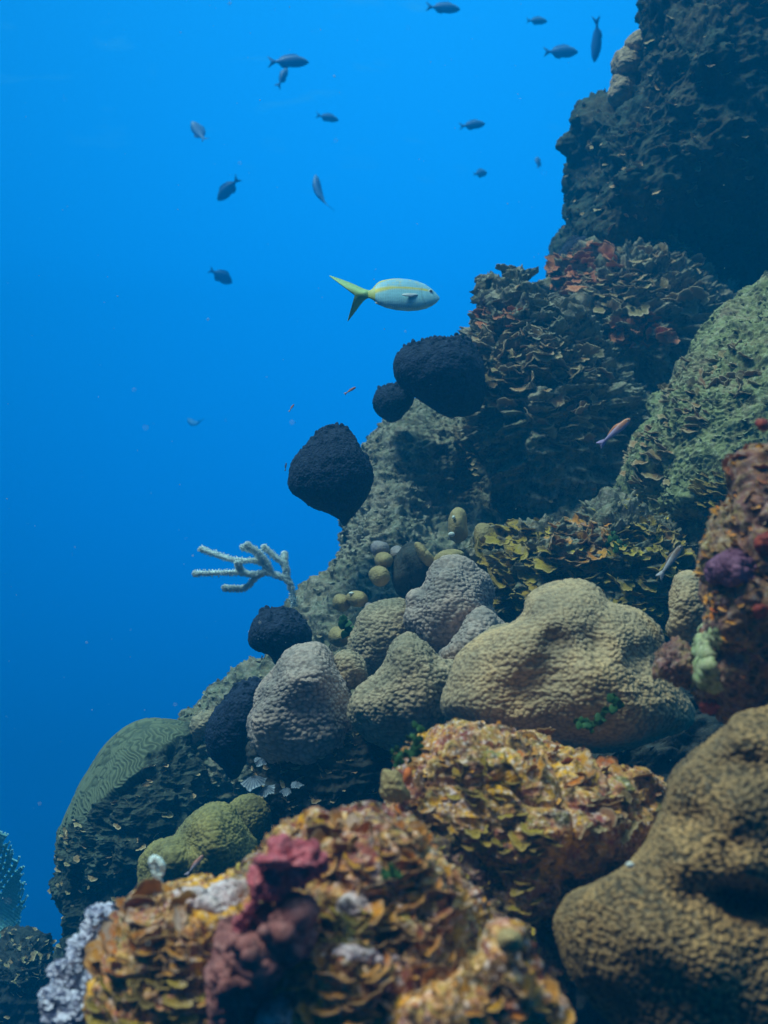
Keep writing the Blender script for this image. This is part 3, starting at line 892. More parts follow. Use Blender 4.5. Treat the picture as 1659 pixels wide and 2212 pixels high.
stars = [
    (c4([(1310, 985), (1340, 950), (1390, 928), (1450, 920), (1500, 950), (1535, 990), (1580, 1035), (1602, 1090), (1600, 1170), (1622, 1240), (1610, 1360), (1500, 1450), (1380, 1440), (1250, 1360), (1185, 1290),
         (1176, 1235), (1205, 1185), (1205, 1122), (1260, 1090), (1292, 1040)]), 1.95, .13, 'star_mauve', 'mauve grey star coral peak standing above the other lobes', 110, (),),
    (c4([(930, 1270), (952, 1222), (1010, 1182), (1090, 1150), (1150, 1132), (1200, 1152), (1240, 1250), (1260, 1400), (1120, 1530), (970, 1520), (900, 1430), (905, 1330)]), 2.03, .11, 'star_olive',
     'olive star coral lobe below the tan knobs', 90, ()),
    (c4([(1350, 1440), (1410, 1380), (1470, 1290), (1520, 1222), (1575, 1200), (1625, 1235), (1700, 1320), (1640, 1520), (1420, 1560)]), 1.80, .10, 'star_mauve',
     'small pointed grey coral wedged left of the largest tan coral', 90, ()),
    ([(549, 1525), (558, 1490), (580, 1462), (608, 1430), (640, 1404), (682, 1395), (706, 1410), (725, 1440), (745, 1480), (757, 1530), (764, 1580), (735, 1630), (660, 1655), (590, 1650), (555, 1610), (546, 1565)], 1.78, .13, 'star_mauve',
     'blue grey rounded star coral at the left above the dark overhang', 120, ((600, 1470, 40, .02), (690, 1450, 30, .02), (655, 1540, 40, -.02))),
    ([(768, 1510), (800, 1466), (832, 1430), (850, 1392), (880, 1364), (912, 1370), (934, 1395), (952, 1420), (990, 1450), (985, 1510), (955, 1565), (910, 1602), (862, 1618), (800, 1595), (757, 1550)], 1.66, .12, 'star_olive',
     'cone shaped olive star coral just left of the largest coral', 120, ((880, 1400, 30, .02), (800, 1520, 40, .02), (900, 1500, 40, .01))),
    (c4([(812, 1455), (848, 1415), (892, 1415), (932, 1450), (965, 1510), (970, 1560), (900, 1590), (830, 1570)]), 1.83, .05, 'star_olive',
     'tiny star coral between the blue grey and cone corals', 50, ()),
    (c6([(700, 1300), (710, 1185), (750, 1100), (820, 1045), (900, 1028), (940, 985), (1000, 912), (1070, 862), (1140, 850), (1195, 880), (1235, 940), (1280, 1000), (1335, 1065), (1350, 1200), (1300, 1310), (1000, 1390), (760, 1400)]), 1.6, .12, 'star_yellow',
     'yellow green coral mound with two humps at the lower left', 110, (c6([(860, 1140)])[0] + (35, .03), c6([(1110, 930)])[0] + (30, .03), c6([(1150, 1090)])[0] + (35, .03), c6([(980, 1060)])[0] + (20, -.025))),
    (c6([(1195, 875), (1240, 828), (1290, 808), (1340, 830), (1372, 890), (1385, 960), (1370, 1060), (1290, 1110), (1230, 1060)]), 1.76, .05, 'star_yellow',
     'small yellow brown coral behind the two humped mound', 50, ()),
    (c5([(1182, 745), (1200, 700), (1290, 690), (1345, 800), (1330, 950), (1250, 1010), (1165, 990), (1175, 860)]), 1.45, .05, 'star_big',
     'narrow pale coral patch beside the right hand column', 60, ()),
]
for ol, dep, th, mt, lab, n, bmp in stars:
    cell = {'star_mauve': .0086, 'star_olive': .0084, 'star_yellow': .0058, 'star_big': .006}[mt]
    Bq = blob(ol, dep, th, n=n, bumps=bmp, q=.8, grad=(0, -.014), disp=d_star(cell, cell * .40, .010, 5 + n, 14, .0007))
    putb('star_coral', Bq, MAT[mt], label=lab, cat='coral', group='star corals')

# coral heads on the edge of the far wall
for ol, lab in ((c1([(718, 305), (735, 262), (770, 230), (805, 218), (850, 240), (860, 300), (800, 340)]), 'topmost small coral head on the edge of the shaded wall'),
                (c1([(620, 450), (622, 390), (650, 340), (710, 315), (780, 318), (825, 350), (835, 420), (800, 490), (700, 520), (640, 500)]), 'round coral head on the left edge of the shaded wall'),
                (c1([(590, 650), (605, 560), (635, 495), (690, 478), (760, 480), (810, 500), (800, 580), (700, 680), (620, 690)]), 'lumpy coral head just below the round one on the wall')):
    Bq = blob(ol, 3.75, .12, n=60, q=.9, disp=d_star(.016, .003, .02, 9, 9, .002))
    putb('coral_head', Bq, MAT['star_olive'], label=lab, cat='coral', group='coral heads on the wall')

# ================================================================== BRAIN CORAL
brain_ol = c6([(740, 440), (650, 480), (560, 565), (480, 680), (425, 765), (375, 880), (332, 1000), (302, 1130), (288, 1230), (262, 1262), (280, 1345), (332, 1405), (345, 1500), (338, 1600), (322, 1720), (450, 1900),
               (800, 1750), (1000, 1500), (1080, 1200), (1120, 800), (1080, 600), (1000, 470), (930, 436), (830, 432)])
inner = np.array(c6([(1010, 430), (965, 480), (880, 545), (800, 600), (720, 680), (650, 760), (560, 850), (470, 900), (400, 960), (330, 1040), (280, 1120)]))
def side_of(x, y):
    # signed distance to the inner border of the living band; positive = outside (up and left)
    best = np.full(len(x), 1e9); sg = np.zeros(len(x))
    for a, b in zip(inner[:-1], inner[1:]):
        d = b - a; L = np.hypot(*d)
        t = np.clip(((x - a[0]) * d[0] + (y - a[1]) * d[1]) / L ** 2, 0, 1)
        qx = a[0] + t * d[0]; qy = a[1] + t * d[1]
        ds = np.hypot(x - qx, y - qy)
        s = (x - a[0]) * d[1] - (y - a[1]) * d[0]
        sg = np.where(ds < best, np.sign(s), sg); best = np.minimum(best, ds)
    return sg * best
store = {}
def d_brain(V, Nn):
    x, y, d = proj(V)
    s = side_of(x, y) + 16 * vnoise(V * 14, 3) + 8 * vnoise(V * 40, 4)
    if s[np.argmin(np.hypot(x - c6([(560, 620)])[0][0], y - c6([(560, 620)])[0][1]))] < 0:
        s = -s
    live = np.clip(s / 10 + .5, 0, 1)
    # meandering valleys running across the band
    t = V @ nz(np.array([0.62, 0.0, 0.78])) + 0.016 * vnoise(V * 26, 8) + .006 * vnoise(V * 60, 9)
    rd = 0.5 + 0.5 * np.sin(t * 2 * math.pi / 0.0092)
    rd2 = np.abs(vnoise(V * 48, 12)); rd2 = np.clip(rd2 * 3, 0, 1)
    w = np.clip((s - 28) / 20, 0, 1)
    rd = rd * (1 - w) + rd2 * w
    rock = d_soft(.15, .03, 93)(V, Nn) + .4 * d_rock(.0, .020, .009, 1.0, 93, .4)(V, Nn)
    store['live'] = live; store['ridge'] = rd
    return live * (0.0036 * (rd ** .7) + 0.008 + .01 * fbm(V * 5, 2, 4)) + (1 - live) * (rock * .7 - 0.004)
B_K = blob(brain_ol, 2.52, 0.30, n=290, center=c6([(680, 1050)])[0], disp=d_brain, q=.9)
putb('brain_coral', B_K, MAT['brain'], label='big domed brain coral with grooved top at the lower left', cat='coral', attrs={'live': store['live'], 'ridge': store['ridge']})

Bq = blob(c6([(985, 450), (1010, 410), (1050, 375), (1095, 358), (1140, 380), (1150, 480), (1080, 560), (1000, 530)]), 2.45, .07, n=60, disp=d_star(.012, .003, .012, 19, 14, .002))
putb('coral_head', Bq, MAT['star_olive'], label='small grooved coral between brain coral and lowest black sponge', cat='coral')

# ================================================================== KNOB CORALS
knobs = [
    ([(1393, 815), (1388, 745), (1404, 695), (1438, 668), (1472, 686), (1487, 745), (1490, 815), (1440, 850)], 2.2, .045, 'knob', 'tall pointed tan knob with a white spot near its tip'),
    ([(1524, 805), (1530, 765), (1560, 744), (1600, 748), (1623, 782), (1622, 850), (1575, 890), (1530, 860)], 2.2, .045, 'knob', 'round tan knob right of the pointed one'),
    (ell(1035, 870, 45, 38), 2.2, .04, 'knob_grey', 'grey knob at the top left of the knob cluster'),
    (ell(1058, 935, 42, 38), 2.16, .04, 'knob', 'pale tan knob in the middle left of the knob cluster'),
    (ell(1038, 1012, 46, 46), 2.13, .04, 'knob', 'round tan knob lowest in the knob cluster'),
    (ell(1126, 900, 34, 36), 2.2, .035, 'knob_grey', 'small greenish knob left of the dark stump'),
    ([(1112, 940), (1150, 870), (1195, 842), (1245, 850), (1290, 905), (1340, 960), (1330, 1060), (1250, 1120), (1140, 1120), (1095, 1040)], 2.17, .07, 'dark', 'dark stump rising in the knob cluster'),
    ([(1310, 945), (1350, 905), (1400, 885), (1450, 884), (1470, 905), (1430, 935), (1370, 960), (1330, 975)], 2.1, .03, 'knob', 'bent tan finger above the mauve star coral'),
    ([(1215, 850), (1240, 842), (1270, 880), (1310, 930), (1290, 960), (1250, 925)], 2.1, .025, 'knob', 'short tan finger leaning on the dark stump'),
    (ell(838, 1158, 46, 42, .5), 2.2, .045, 'knob', 'oval tan knob at the left of the lower trio'),
    (ell(922, 1142, 60, 46, .25), 2.17, .045, 'knob', 'biggest tan knob of the lower trio with a bleached tip'),
    (ell(982, 1178, 34, 28), 2.15, .03, 'knob_grey', 'small dull knob at the right of the lower trio'),
    (ell(830, 1332, 60, 48, .2), 2.1, .05, 'knob', 'lone tan knob above the blue grey star coral'),
]
for ol, dep, th, mt, lab in knobs:
    Bq = blob(c4(ol), dep, th, n=44, q=.9, disp=d_star(.005, .0008, .005, 7, 18))
    o = putb('knob_coral', Bq, MAT[mt], label=lab, cat='coral', group='knob corals on the slope')
    spots = []
    if 'white spot' in lab:
        spots = [(1418, 712, 10, 12, dep - .046), (1408, 800, 22, 16, dep - .044)]
    elif 'bleached' in lab:
        spots = [(888, 1106, 18, 10, dep - .034)]
    for sx, sy, rx, ry, sd_ in spots:
        Bs = blob(c4(ell(sx, sy, rx * .8, ry * .8)), sd_ + .003, .005, n=10)
        put('bleached_patch', Bs.V, Bs.F, MAT['pale'], parent=o, origin=None).location = -o.location

# ================================================================== BLACK SPONGES
def d_sponge(V, Nn):
    f1, _ = worley(V / .0065, 4)
    h = .0014 * (1 - 1.4 * f1) + .002 * fbm(V * 60, 3, 6) + .006 * fbm(V * 11, 2, 2)
    topm = np.clip(Nn[:, 2] * 2 - .8, 0, 1)
    return h + topm * .014 * np.clip(vnoise(V * 85, 77), 0, 1)
sponges = [
    (c3([(270, 490), (275, 445), (300, 405), (340, 382), (380, 372), (430, 364), (475, 372), (520, 362), (562, 380), (592, 412), (610, 465), (614, 540), (600, 600), (560, 640), (480, 652), (425, 625), (370, 590), (310, 552), (282, 522)]),
     2.72, .13, 130, 'heart shaped black sponge, the largest, on the crest of the slope'),
    (c3([(193, 600), (205, 565), (230, 545), (270, 537), (310, 545), (345, 570), (340, 615), (290, 665), (250, 665), (212, 640)]), 2.85, .09, 80, 'small black sponge half hidden behind the heart shaped one'),
    (c4([(563, 500), (578, 425), (612, 370), (680, 312), (740, 260), (805, 240), (860, 252), (905, 292), (945, 365), (985, 420), (1005, 490), (985, 580), (925, 665), (880, 720), (852, 762), (822, 715), (745, 672), (660, 632), (592, 588), (568, 550)]),
     2.45, .12, 130, 'tilted black sponge jutting over open water at mid height'),
    (c4([(358, 1335), (370, 1280), (402, 1222), (450, 1192), (520, 1180), (600, 1205), (660, 1262), (670, 1350), (610, 1430), (540, 1500), (505, 1500), (462, 1432), (400, 1398), (368, 1372)]),
     2.2, .10, 100, 'round black sponge below the grey sea rod'),
    (c6([(1075, 455), (1110, 372), (1180, 292), (1250, 235), (1330, 210), (1380, 240), (1360, 330), (1345, 430), (1315, 520), (1275, 620), (1215, 712), (1150, 655), (1092, 600), (1068, 530)]),
     1.98, .09, 110, 'lowest black sponge, drooping beside the brain coral'),
]
for ol, dep, th, n, lab in sponges:
    Bq = blob(ol, dep, th, n=n, q=.85, disp=d_sponge)
    putb('black_sponge', Bq, MAT['sponge'], label=lab, cat='sponge', group='black sponges along the reef edge')
Bq = blob(c1([(210, 1800), (270, 1680), (330, 1610), (400, 1590), (470, 1600), (480, 1660), (400, 1740), (330, 1800), (280, 1850), (230, 1870)]), 3.45, .06, n=60, disp=d_sponge)
putb('black_sponge', Bq, MAT['sponge'], label='dark sponge under the shaded wall above the red ledge', cat='sponge', group='black sponges along the reef edge')

# ================================================================== COLOURED SPONGES AND CRUSTS
def sm(amp=.003, f=30, seed=1):
    return lambda V, Nn: amp * fbm(V * f, 4, seed) + amp * .35 * fbm(V * f * 5, 2, seed + 3)
def sblob(name, ol, dep, th, mat, lab, cat, n=60, amp=.003, f=30, group=None, center=None, bumps=()):
    base_d = sm(amp, f, len(lab))
    if 'sponge' in name and n > 80:
        so = d_soft(.024, .0055, 3 + len(lab))
        dd = lambda V, Nn: base_d(V, Nn) + so(V, Nn)
    else:
        dd = base_d
    Bq = blob(ol, dep, th, n=n, disp=dd, center=center, bumps=bumps)
    return putb(name, Bq, MAT[mat], label=lab, cat=cat, group=group), Bq

def patch(name, B, ol, h, mat, lab, cat, center=None, f=45, rough=.35, edge=.22, group=None):
    """growth that follows the surface of the rock it sits on"""
    o = smooth_outline(ol); c = np.array(center if center is not None else o.mean(0))
    th = np.arctan2(*(o - c).T[::-1]); R = np.hypot(*(o - c).T)
    k = np.argsort(th); th = th[k]; R = R[k]
    px, py, _ = proj(B.V)
    a = np.arctan2(py - c[1], px - c[0])
    Rr = np.interp(a, np.concatenate([th - 2 * math.pi, th, th + 2 * math.pi]), np.concatenate([R, R, R]))
    rho = np.hypot(px - c[0], py - c[1]) / Rr + edge * vnoise(B.V * 55, 5) + edge * .5 * vnoise(B.V * 150, 6)
    view = nz(CAM - B.V)
    ok = (rho < 1) & (np.sum(B.N * view, 1) > -.3) & (B.u[:, 2] > -.3)
    fm = ok[B.F].all(1)
    F = B.F[fm]
    lab_ = np.arange(len(B.V))
    for _ in range(400):
        m_ = lab_[F].min(1)
        new = lab_.copy()
        np.minimum.at(new, F.ravel(), np.repeat(m_, 4))
        if (new == lab_).all():
            break
        lab_ = new
    fl = lab_[F[:, 0]]
    u_, cn_ = np.unique(fl, return_counts=True)
    F = F[fl == u_[np.argmax(cn_)]]
    used, inv = np.unique(F, return_inverse=True)
    V = B.V[used]; n_ = B.N[used]; rh = np.clip(rho[used], 0, 1)
    prof = np.sqrt(np.clip(1 - rh ** 2, 0, 1))
    d = h * prof * (1 + rough * 1.4 * fbm(V * f, 3, 4)) + h * .18 * (1.1 - 2 * worley(V * 170, 3)[0]) * prof - .0015
    V = V + n_ * d[:, None]
    if len(V) < 20:
        print('EMPTY PATCH', lab); return None
    return put(name, V, inv.reshape(-1, 4), MAT[mat], label=lab, cat=cat, group=group)

parts = []
for ol, dep, th in ((c7([(455, 1070), (500, 1028), (560, 1060), (545, 1150), (560, 1240), (490, 1340), (400, 1420), (330, 1580), (200, 1690), (60, 1690), (40, 1520), (95, 1360), (150, 1220), (200, 1190), (300, 1190), (325, 1110), (380, 1165)]), .80, .045),):
    o, B_lump = sblob('lobed_sponge', ol, dep, th, 'lump', 'mauve brown lobed sponge draped over the bottom foreground', 'sponge', n=110, amp=.006, f=26, center=c7([(330, 1330)])[0],
                      bumps=[c7([(500, 1110)])[0] + (12, .02), c7([(240, 1300)])[0] + (16, .022), c7([(330, 1200)])[0] + (10, .02), c7([(450, 1220)])[0] + (22, .016), c7([(180, 1250)])[0] + (9, .015),
                             c7([(300, 1440)])[0] + (18, .014), c7([(130, 1480)])[0] + (20, .014), c7([(385, 1330)])[0] + (12, -.014), c7([(270, 1380)])[0] + (9, -.014), c7([(200, 1420)])[0] + (10, -.012)])
sblob('crimson_sponge', c7([(285, 905), (280, 860), (330, 850), (380, 800), (400, 720), (440, 705), (470, 750), (540, 780), (600, 800), (640, 860), (590, 900), (520, 960), (440, 1010), (350, 1040), (290, 1100), (230, 1170), (165, 1220), (200, 1130), (255, 1010)]),
      .78, .025, 'red', 'crimson sponge with pointed tips on the edge of the foreground mound', 'sponge', n=90, amp=.006, f=45, center=c7([(410, 900)])[0])
sblob('crimson_sponge', c7([(268, 832), (290, 812), (380, 812), (450, 820), (470, 845), (430, 870), (330, 868), (280, 856)]), .76, .018, 'red', 'pointed crimson finger reaching left from the sponge', 'sponge', n=40, amp=.002, f=45)
patch('crust_patch', rockG2a, c6([(870, 1330), (890, 1290), (960, 1275), (1050, 1280), (1110, 1262), (1180, 1238), (1260, 1245), (1310, 1285), (1290, 1350), (1200, 1400), (1130, 1440), (1060, 1410), (960, 1370)]), 0.006, 'crust', 'pale pink crust lying on the lower left block', 'crust')
patch('crust_patch', rockG2b, c7([(700, 1080), (740, 1020), (800, 1000), (860, 1040), (870, 1090), (800, 1120), (720, 1110)]), 0.006, 'crust', 'small whitish crust in the middle of the foreground mound', 'crust')
patch('crust_patch', rockG2b, c7([(660, 1300), (720, 1270), (850, 1270), (980, 1300), (1000, 1350), (900, 1370), (760, 1350)]), 0.006, 'crust', 'broad speckled crust near the bottom of the foreground mound', 'crust')
patch('crust_patch', rockG2b, c7([(300, 1620), (340, 1560), (420, 1530), (470, 1600), (480, 1690), (380, 1740), (290, 1700)]), 0.006, 'crust', 'pink crust at the bottom edge right of the lobed sponge', 'crust')

patch('purple_sponge', rockD, c5([(1330, 690), (1340, 640), (1400, 590), (1470, 560), (1550, 575), (1600, 640), (1590, 720), (1500, 760), (1420, 750), (1360, 740)]), 0.012, 'purple', 'ribbed purple sponge on the right hand column', 'sponge', edge=.0)
patch('pale_sponge', rockD, c5([(1255, 990), (1310, 975), (1390, 990), (1425, 1060), (1400, 1150), (1420, 1250), (1370, 1310), (1280, 1310), (1225, 1270), (1240, 1200), (1310, 1130), (1265, 1060)]), 0.009, 'greenwhite', 'bright green and cream sponge at the foot of the right column', 'sponge')
sblob('pink_rock', c5([(1100, 1100), (1150, 1075), (1220, 1085), (1270, 1150), (1260, 1250), (1230, 1300), (1160, 1240), (1110, 1180)]), 1.12, .03, 'mauve', 'mauve pink rubble beside the green and cream sponge', 'rock', n=60, amp=.010, f=50)
patch('red_sponge', rockD, c5([(1290, 1400), (1310, 1360), (1360, 1345), (1410, 1350), (1415, 1390), (1360, 1420), (1310, 1425)]), 0.012, 'redbit', 'scarlet sponge patch under the right column', 'sponge')
patch('red_sponge', rockD, c5([(1590, 530), (1610, 490), (1659, 470), (1700, 500), (1700, 580), (1640, 600), (1590, 575)]), 0.014, 'redbit', 'dark red sponge at the right edge above the purple sponge', 'sponge')
patch('red_sponge', rockD, c5([(1570, 870), (1600, 845), (1659, 850), (1690, 880), (1640, 910), (1580, 905)]), 0.01, 'redbit', 'dull red sponge streak below the purple sponge', 'sponge')
sblob('red_sponge', c3([(1615, 690), (1612, 668), (1635, 660), (1659, 668), (1665, 700), (1640, 712)]), 1.02, .012, 'redbit', 'bright red sponge bead at the right edge up high', 'sponge', n=24, amp=.001)
sblob('orange_sponge', c7([(1050, 410), (1058, 370), (1080, 350), (1100, 370), (1100, 415), (1085, 440), (1060, 440)]), 1.03, .010, 'orange', 'small bright orange sponge on the boulder edge', 'sponge', n=24, amp=.001)
sblob('knob_coral', c7([(950, 400), (960, 370), (1000, 365), (1045, 395), (1060, 450), (1075, 500), (1040, 520), (980, 520), (950, 470)]), 1.07, .025, 'knob', 'orange brown lump on the left edge of the boulder', 'coral', n=40, amp=.004, f=50)
sblob('knob_coral', c8([(258, 1262), (262, 1225), (290, 1200), (330, 1190), (370, 1205), (388, 1240), (385, 1290), (340, 1320), (285, 1310)]), .73, .018, 'knob', 'ochre ball shaped knob near the bottom beside the huge brown coral', 'coral', n=40, amp=.0015, f=50)
bit, _ = sblob('pale_shell', c8([(922, 862), (925, 845), (945, 840), (962, 850), (960, 868), (940, 876)]), .835, .005, 'pale', 'tiny white shell on the shoulder of the huge brown coral', 'shell', n=14, amp=.0005)

# ================================================================== PLATE COLONIES
fg = [
    (rockG1, c8([(500, 280)])[0] + (70, 45), 22, (14, 40), 'plate', 'ochre plate coral with a white tipped plate on top of the boulder'),
    (rockG1, c8([(860, 400)])[0] + (90, 60), 26, (16, 42), 'plate', 'golden plate coral tiers at the right top of the boulder'),
    (rockG1, c8([(200, 420)])[0] + (80, 55), 34, (12, 30), 'plate_olive', 'olive cup plates on the upper middle of the boulder'),
    (rockG1, c8([(320, 760)])[0] + (95, 80), 50, (14, 36), 'plate_olive', 'mustard plate coral hanging on the face of the boulder'),
    (rockG1, c8([(-130, 350)])[0] + (70, 60), 28, (14, 36), 'plate', 'rusty plate coral on the left shoulder of the boulder'),
    (rockG1, c8([(-150, 700)])[0] + (80, 80), 34, (14, 36), 'plate', 'brown plate coral low on the left side of the boulder'),
    (rockG1, c8([(850, 620)])[0] + (80, 60), 34, (12, 30), 'plate_far', 'dark brown plates in the crevice left of the huge brown coral'),
    (rockG1, c8([(250, 1060)])[0] + (100, 60), 26, (16, 40), 'plate_olive', 'yellow plates at the shaded foot of the boulder'),
    (rockG2b, c7([(620, 700)])[0] + (80, 45), 24, (18, 50), 'plate', 'sandy plate coral along the crest of the foreground mound'),
    (rockG2b, c7([(1000, 740)])[0] + (90, 55), 34, (16, 46), 'plate', 'pinkish ochre plates on the right crest of the foreground mound'),
    (rockG2b, c7([(760, 880)])[0] + (70, 60), 18, (16, 36), 'plate', 'frilled ochre plates beside the crimson sponge'),
    (rockG2b, c7([(1080, 1040)])[0] + (110, 90), 50, (18, 56), 'plate', 'broad golden plates on the right flank of the foreground mound'),
    (rockG2b, c7([(760, 1230)])[0] + (90, 70), 26, (14, 34), 'plate_olive', 'olive plates around the whitish crust of the foreground mound'),
    (rockG2b, c7([(720, 1500)])[0] + (110, 80), 46, (20, 60), 'plate', 'bright yellow plate coral ledges near the bottom centre'),
    (rockG2b, c7([(1150, 1400)])[0] + (120, 90), 46, (18, 52), 'plate', 'orange brown plates low on the right of the mound'),
    (rockG2a, c6([(800, 1400)])[0] + (80, 50), 18, (22, 60), 'plate', 'orange tipped plates at the left of the pale pink crust'),
    (rockG2a, c6([(720, 1600)])[0] + (90, 80), 26, (20, 60), 'plate', 'ochre plates with an orange edge on the lower left block'),
    (rockG2a, c6([(1000, 1650)])[0] + (90, 90), 26, (16, 44), 'plate', 'brown plates left of the lobed sponge'),
    (rockG2a, c6([(780, 1900)])[0] + (120, 90), 40, (16, 46), 'plate_olive', 'olive brown plates in the bottom left corner of the block'),
    (rockG2c, c8([(100, 1480)])[0] + (110, 60), 24, (18, 46), 'plate', 'yellow plates on the spur at the very bottom'),
    (rockG2c, c8([(420, 1580)])[0] + (90, 60), 22, (16, 42), 'plate', 'golden plates at the tip of the spur'),
    (rockD, c5([(1600, 150)])[0] + (60, 60), 14, (16, 36), 'plate_red', 'blurred orange red plates at the top of the right column'),
    (rockD, c5([(1480, 420)])[0] + (70, 60), 14, (10, 24), 'plate', 'ochre plates on the upper part of the right column'),
]
for B_, reg, cnt, px, mt, lab in fg:
    colony(B_, reg, int(cnt * .8), (px[0] * .9, px[1] * .88), mt, lab, True, group='plate corals in the foreground', droop=.2, jit=.28, mind=.65, tilt=1.0, sink=.15, face=.35)
mid = [
    (rockC2, (1120, 1190, 80, 60), 110, (8, 24), 'plate_olive', 'olive plate coral fan right of the knobs'),
    (rockC2, (1090, 1270, 80, 60), 70, (10, 28), 'plate_olive', 'yellow green plates just above the largest tan coral at left'),
    (rockC2, (1260, 1170, 80, 60), 110, (8, 20), 'plate', 'brown plate coral tuft in the middle of the hollow'),
    (rockC2, (1400, 1190, 80, 60), 110, (8, 24), 'plate_olive', 'mustard plate coral below the green ridge'),
    (rockC2, (1300, 1280, 100, 60), 110, (8, 22), 'plate_olive', 'dull plates directly behind the dome of the largest coral'),
    (rockC2, (1430, 1300, 70, 80), 70, (10, 26), 'plate_olive', 'yellow plates between the largest coral and the right column'),
    (rockC, (1480, 870, 50, 90), 70, (8, 18), 'plate_far', 'brown plates on the upper left flank of the green ridge'),
    (rockC, (1400, 1010, 50, 90), 70, (8, 18), 'plate_far', 'tan plates on the lower left flank of the green ridge'),
    (rockC, (1590, 800, 60, 60), 40, (7, 16), 'plate_far', 'dark tuft of plates high on the green ridge'),
    (rockC, (1560, 1060, 70, 50), 50, (7, 18), 'plate_olive', 'olive plates at the foot of the green ridge beside the column'),
    (rockB1, (1260, 570, 70, 50), 90, (8, 22), 'plate_red', 'red orange plate coral on the left end of the ledge'),
    (rockB1, (1400, 540, 80, 50), 100, (8, 20), 'plate_far', 'brown plates along the top of the ledge'),
    (rockB1, (1480, 610, 80, 60), 100, (8, 22), 'plate_far', 'rusty tiered plates in the shade of the wall'),
    (rockB1, (1340, 640, 100, 60), 130, (8, 20), 'plate_far', 'brown tiered plates in the middle of the ledge'),
    (rockB1, (1210, 610, 25, 35), 22, (6, 16), 'plate_red', 'scarlet plate coral tip at the water side of the ledge'),
    (rockB1, (1390, 715, 70, 40), 70, (7, 16), 'plate_red', 'dull red knobbly plates under the ledge'),
    (rockB2, (1090, 620, 70, 45), 60, (7, 18), 'plate_grey', 'grey plates crowning the outcrop'),
    (rockB2, (1090, 680, 60, 30), 50, (8, 20), 'plate_red', 'rusty red plates just under the crown of the outcrop'),
    (rockB2, (1190, 690, 70, 45), 90, (8, 20), 'plate_grey', 'pale grey brown plates on the right of the outcrop'),
    (rockB2, (1110, 740, 80, 40), 90, (8, 26), 'plate_far', 'long brown ledges above the heart shaped sponge'),
    (rockB2, (1240, 780, 80, 50), 90, (8, 24), 'plate_far', 'brown ledges in the middle of the outcrop'),
    (rockB2, (1110, 830, 70, 50), 70, (8, 26), 'plate_far', 'rosy brown plates right of the heart shaped sponge'),
    (rockB2, (1230, 900, 90, 60), 90, (8, 22), 'plate_far', 'shaded brown plates low on the outcrop'),
]
for B_, reg, cnt, px, mt, lab in mid:
    colony(B_, reg, min(int(cnt * .85), 95), (px[0] * 1.4, px[1] * 1.35), mt, lab, True, group='plate corals on the slope', tilt=.6, droop=.1, jit=.22)

stuff_plates(rockA, 300, (4, 13), 3.9, 'plate_far', 'small dark plates and tufts covering the shaded wall', droop=.1)
stuff_plates(rockB2, 200, (4, 14), 3.0, 'plate_far', 'small brown scales covering the outcrop')
stuff_plates(rockB3, 1500, (3, 9), 2.6, 'plate_grey', 'tiny pale scales covering the main slope')
stuff_plates(rockB3, 420, (6, 16), 2.6, 'plate_far', 'scattered brown scales on the upper main slope', region=(1250, 1010, 260, 140))
stuff_plates(rockC, 700, (3, 8), 2.1, 'plate_green', 'small green scalloped growth covering the ridge')
stuff_plates(rockC2, 500, (5, 12), 2.2, 'plate_olive', 'small olive blades carpeting the hollow')
stuff_plates(rockB4, 500, (4, 11), 2.4, 'plate_grey', 'small pale scales covering the shelf')
stuff_plates(rockG1, 260, (4, 10), 1.1, 'plate', 'small mixed growth covering the boulder')
stuff_plates(rockG2b, 260, (4, 11), .85, 'plate', 'small mixed growth covering the foreground mound')
stuff_plates(rockG2a, 110, (4, 11), .85, 'plate', 'small mixed growth covering the lower left block')
stuff_plates(rockG2c, 20, (4, 12), .78, 'plate', 'small mixed growth covering the spur')
stuff_plates(rockF, 300, (5, 14), 1.0, 'plate_olive', 'small shaded growth between the foreground mounds')
stuff_plates(rockD, 250, (5, 14), 1.05, 'plate', 'small mixed growth covering the right column')
stuff_plates(rockR1, 260, (5, 13), 1.75, 'plate_far', 'small dark growth under the lobed corals')
stuff_plates(rockM, 200, (5, 14), 2.6, 'plate_far', 'small dark growth covering the corner knoll')
i_ = np.nonzero((store['live'] < .3) & (B_K.u[:, 2] > -.2))[0]
RNG.shuffle(i_); i_ = i_[:220]
V_, F_, R_, D_, A_ = merged_plates(B_K.V[i_], B_K.N[i_], RNG.uniform(4, 14, len(i_)) * KPX * 2.5, RNG)
put('encrusting_algae', V_, F_, MAT['plate_far'], label='small growth on the dead lower side of the brain coral', cat='algae', kind='stuff', attrs={'rim': R_, 'rnd': D_, 'ang': A_})

# ================================================================== STRIPED FAN BLADES
for k, (x, y, s, a, lab) in enumerate([
        (1312, 730, 60, 0.15, 'largest pale striped fan blade, hanging left of the dark overhang'),
        (1358, 628, 34, -0.5, 'small bright striped fan blade, topmost of the group'),
        (1372, 778, 46, 0.5, 'dim striped fan blade right of the largest one'),
        (1478, 780, 32, 0.2, 'faint striped fan blade deep in the shade'),
        (1542, 746, 30, -0.2, 'faint striped fan blade farthest right')]):
    (X, Y), = c6([(x, y)])
    V, F, rim, ang = plate_template(300 + k, 8, 27, .05, 1.2, .15)
    s_ = s * 0.4167 * KPX * 1.66 * 1.3
    R3 = np.stack([RGT * math.cos(a) + UPC * math.sin(a), nz(-UPC * math.cos(a) + RGT * math.sin(a) - FWD * .2), -FWD], 1)
    base = P(X, Y - s * .2, 1.64)
    put('fan_blade', (V * s_) @ R3.T + base, F, MAT['shell'], label=lab, cat='fan algae', group='striped fan blades', attrs={'rim': rim, 'ang': ang})

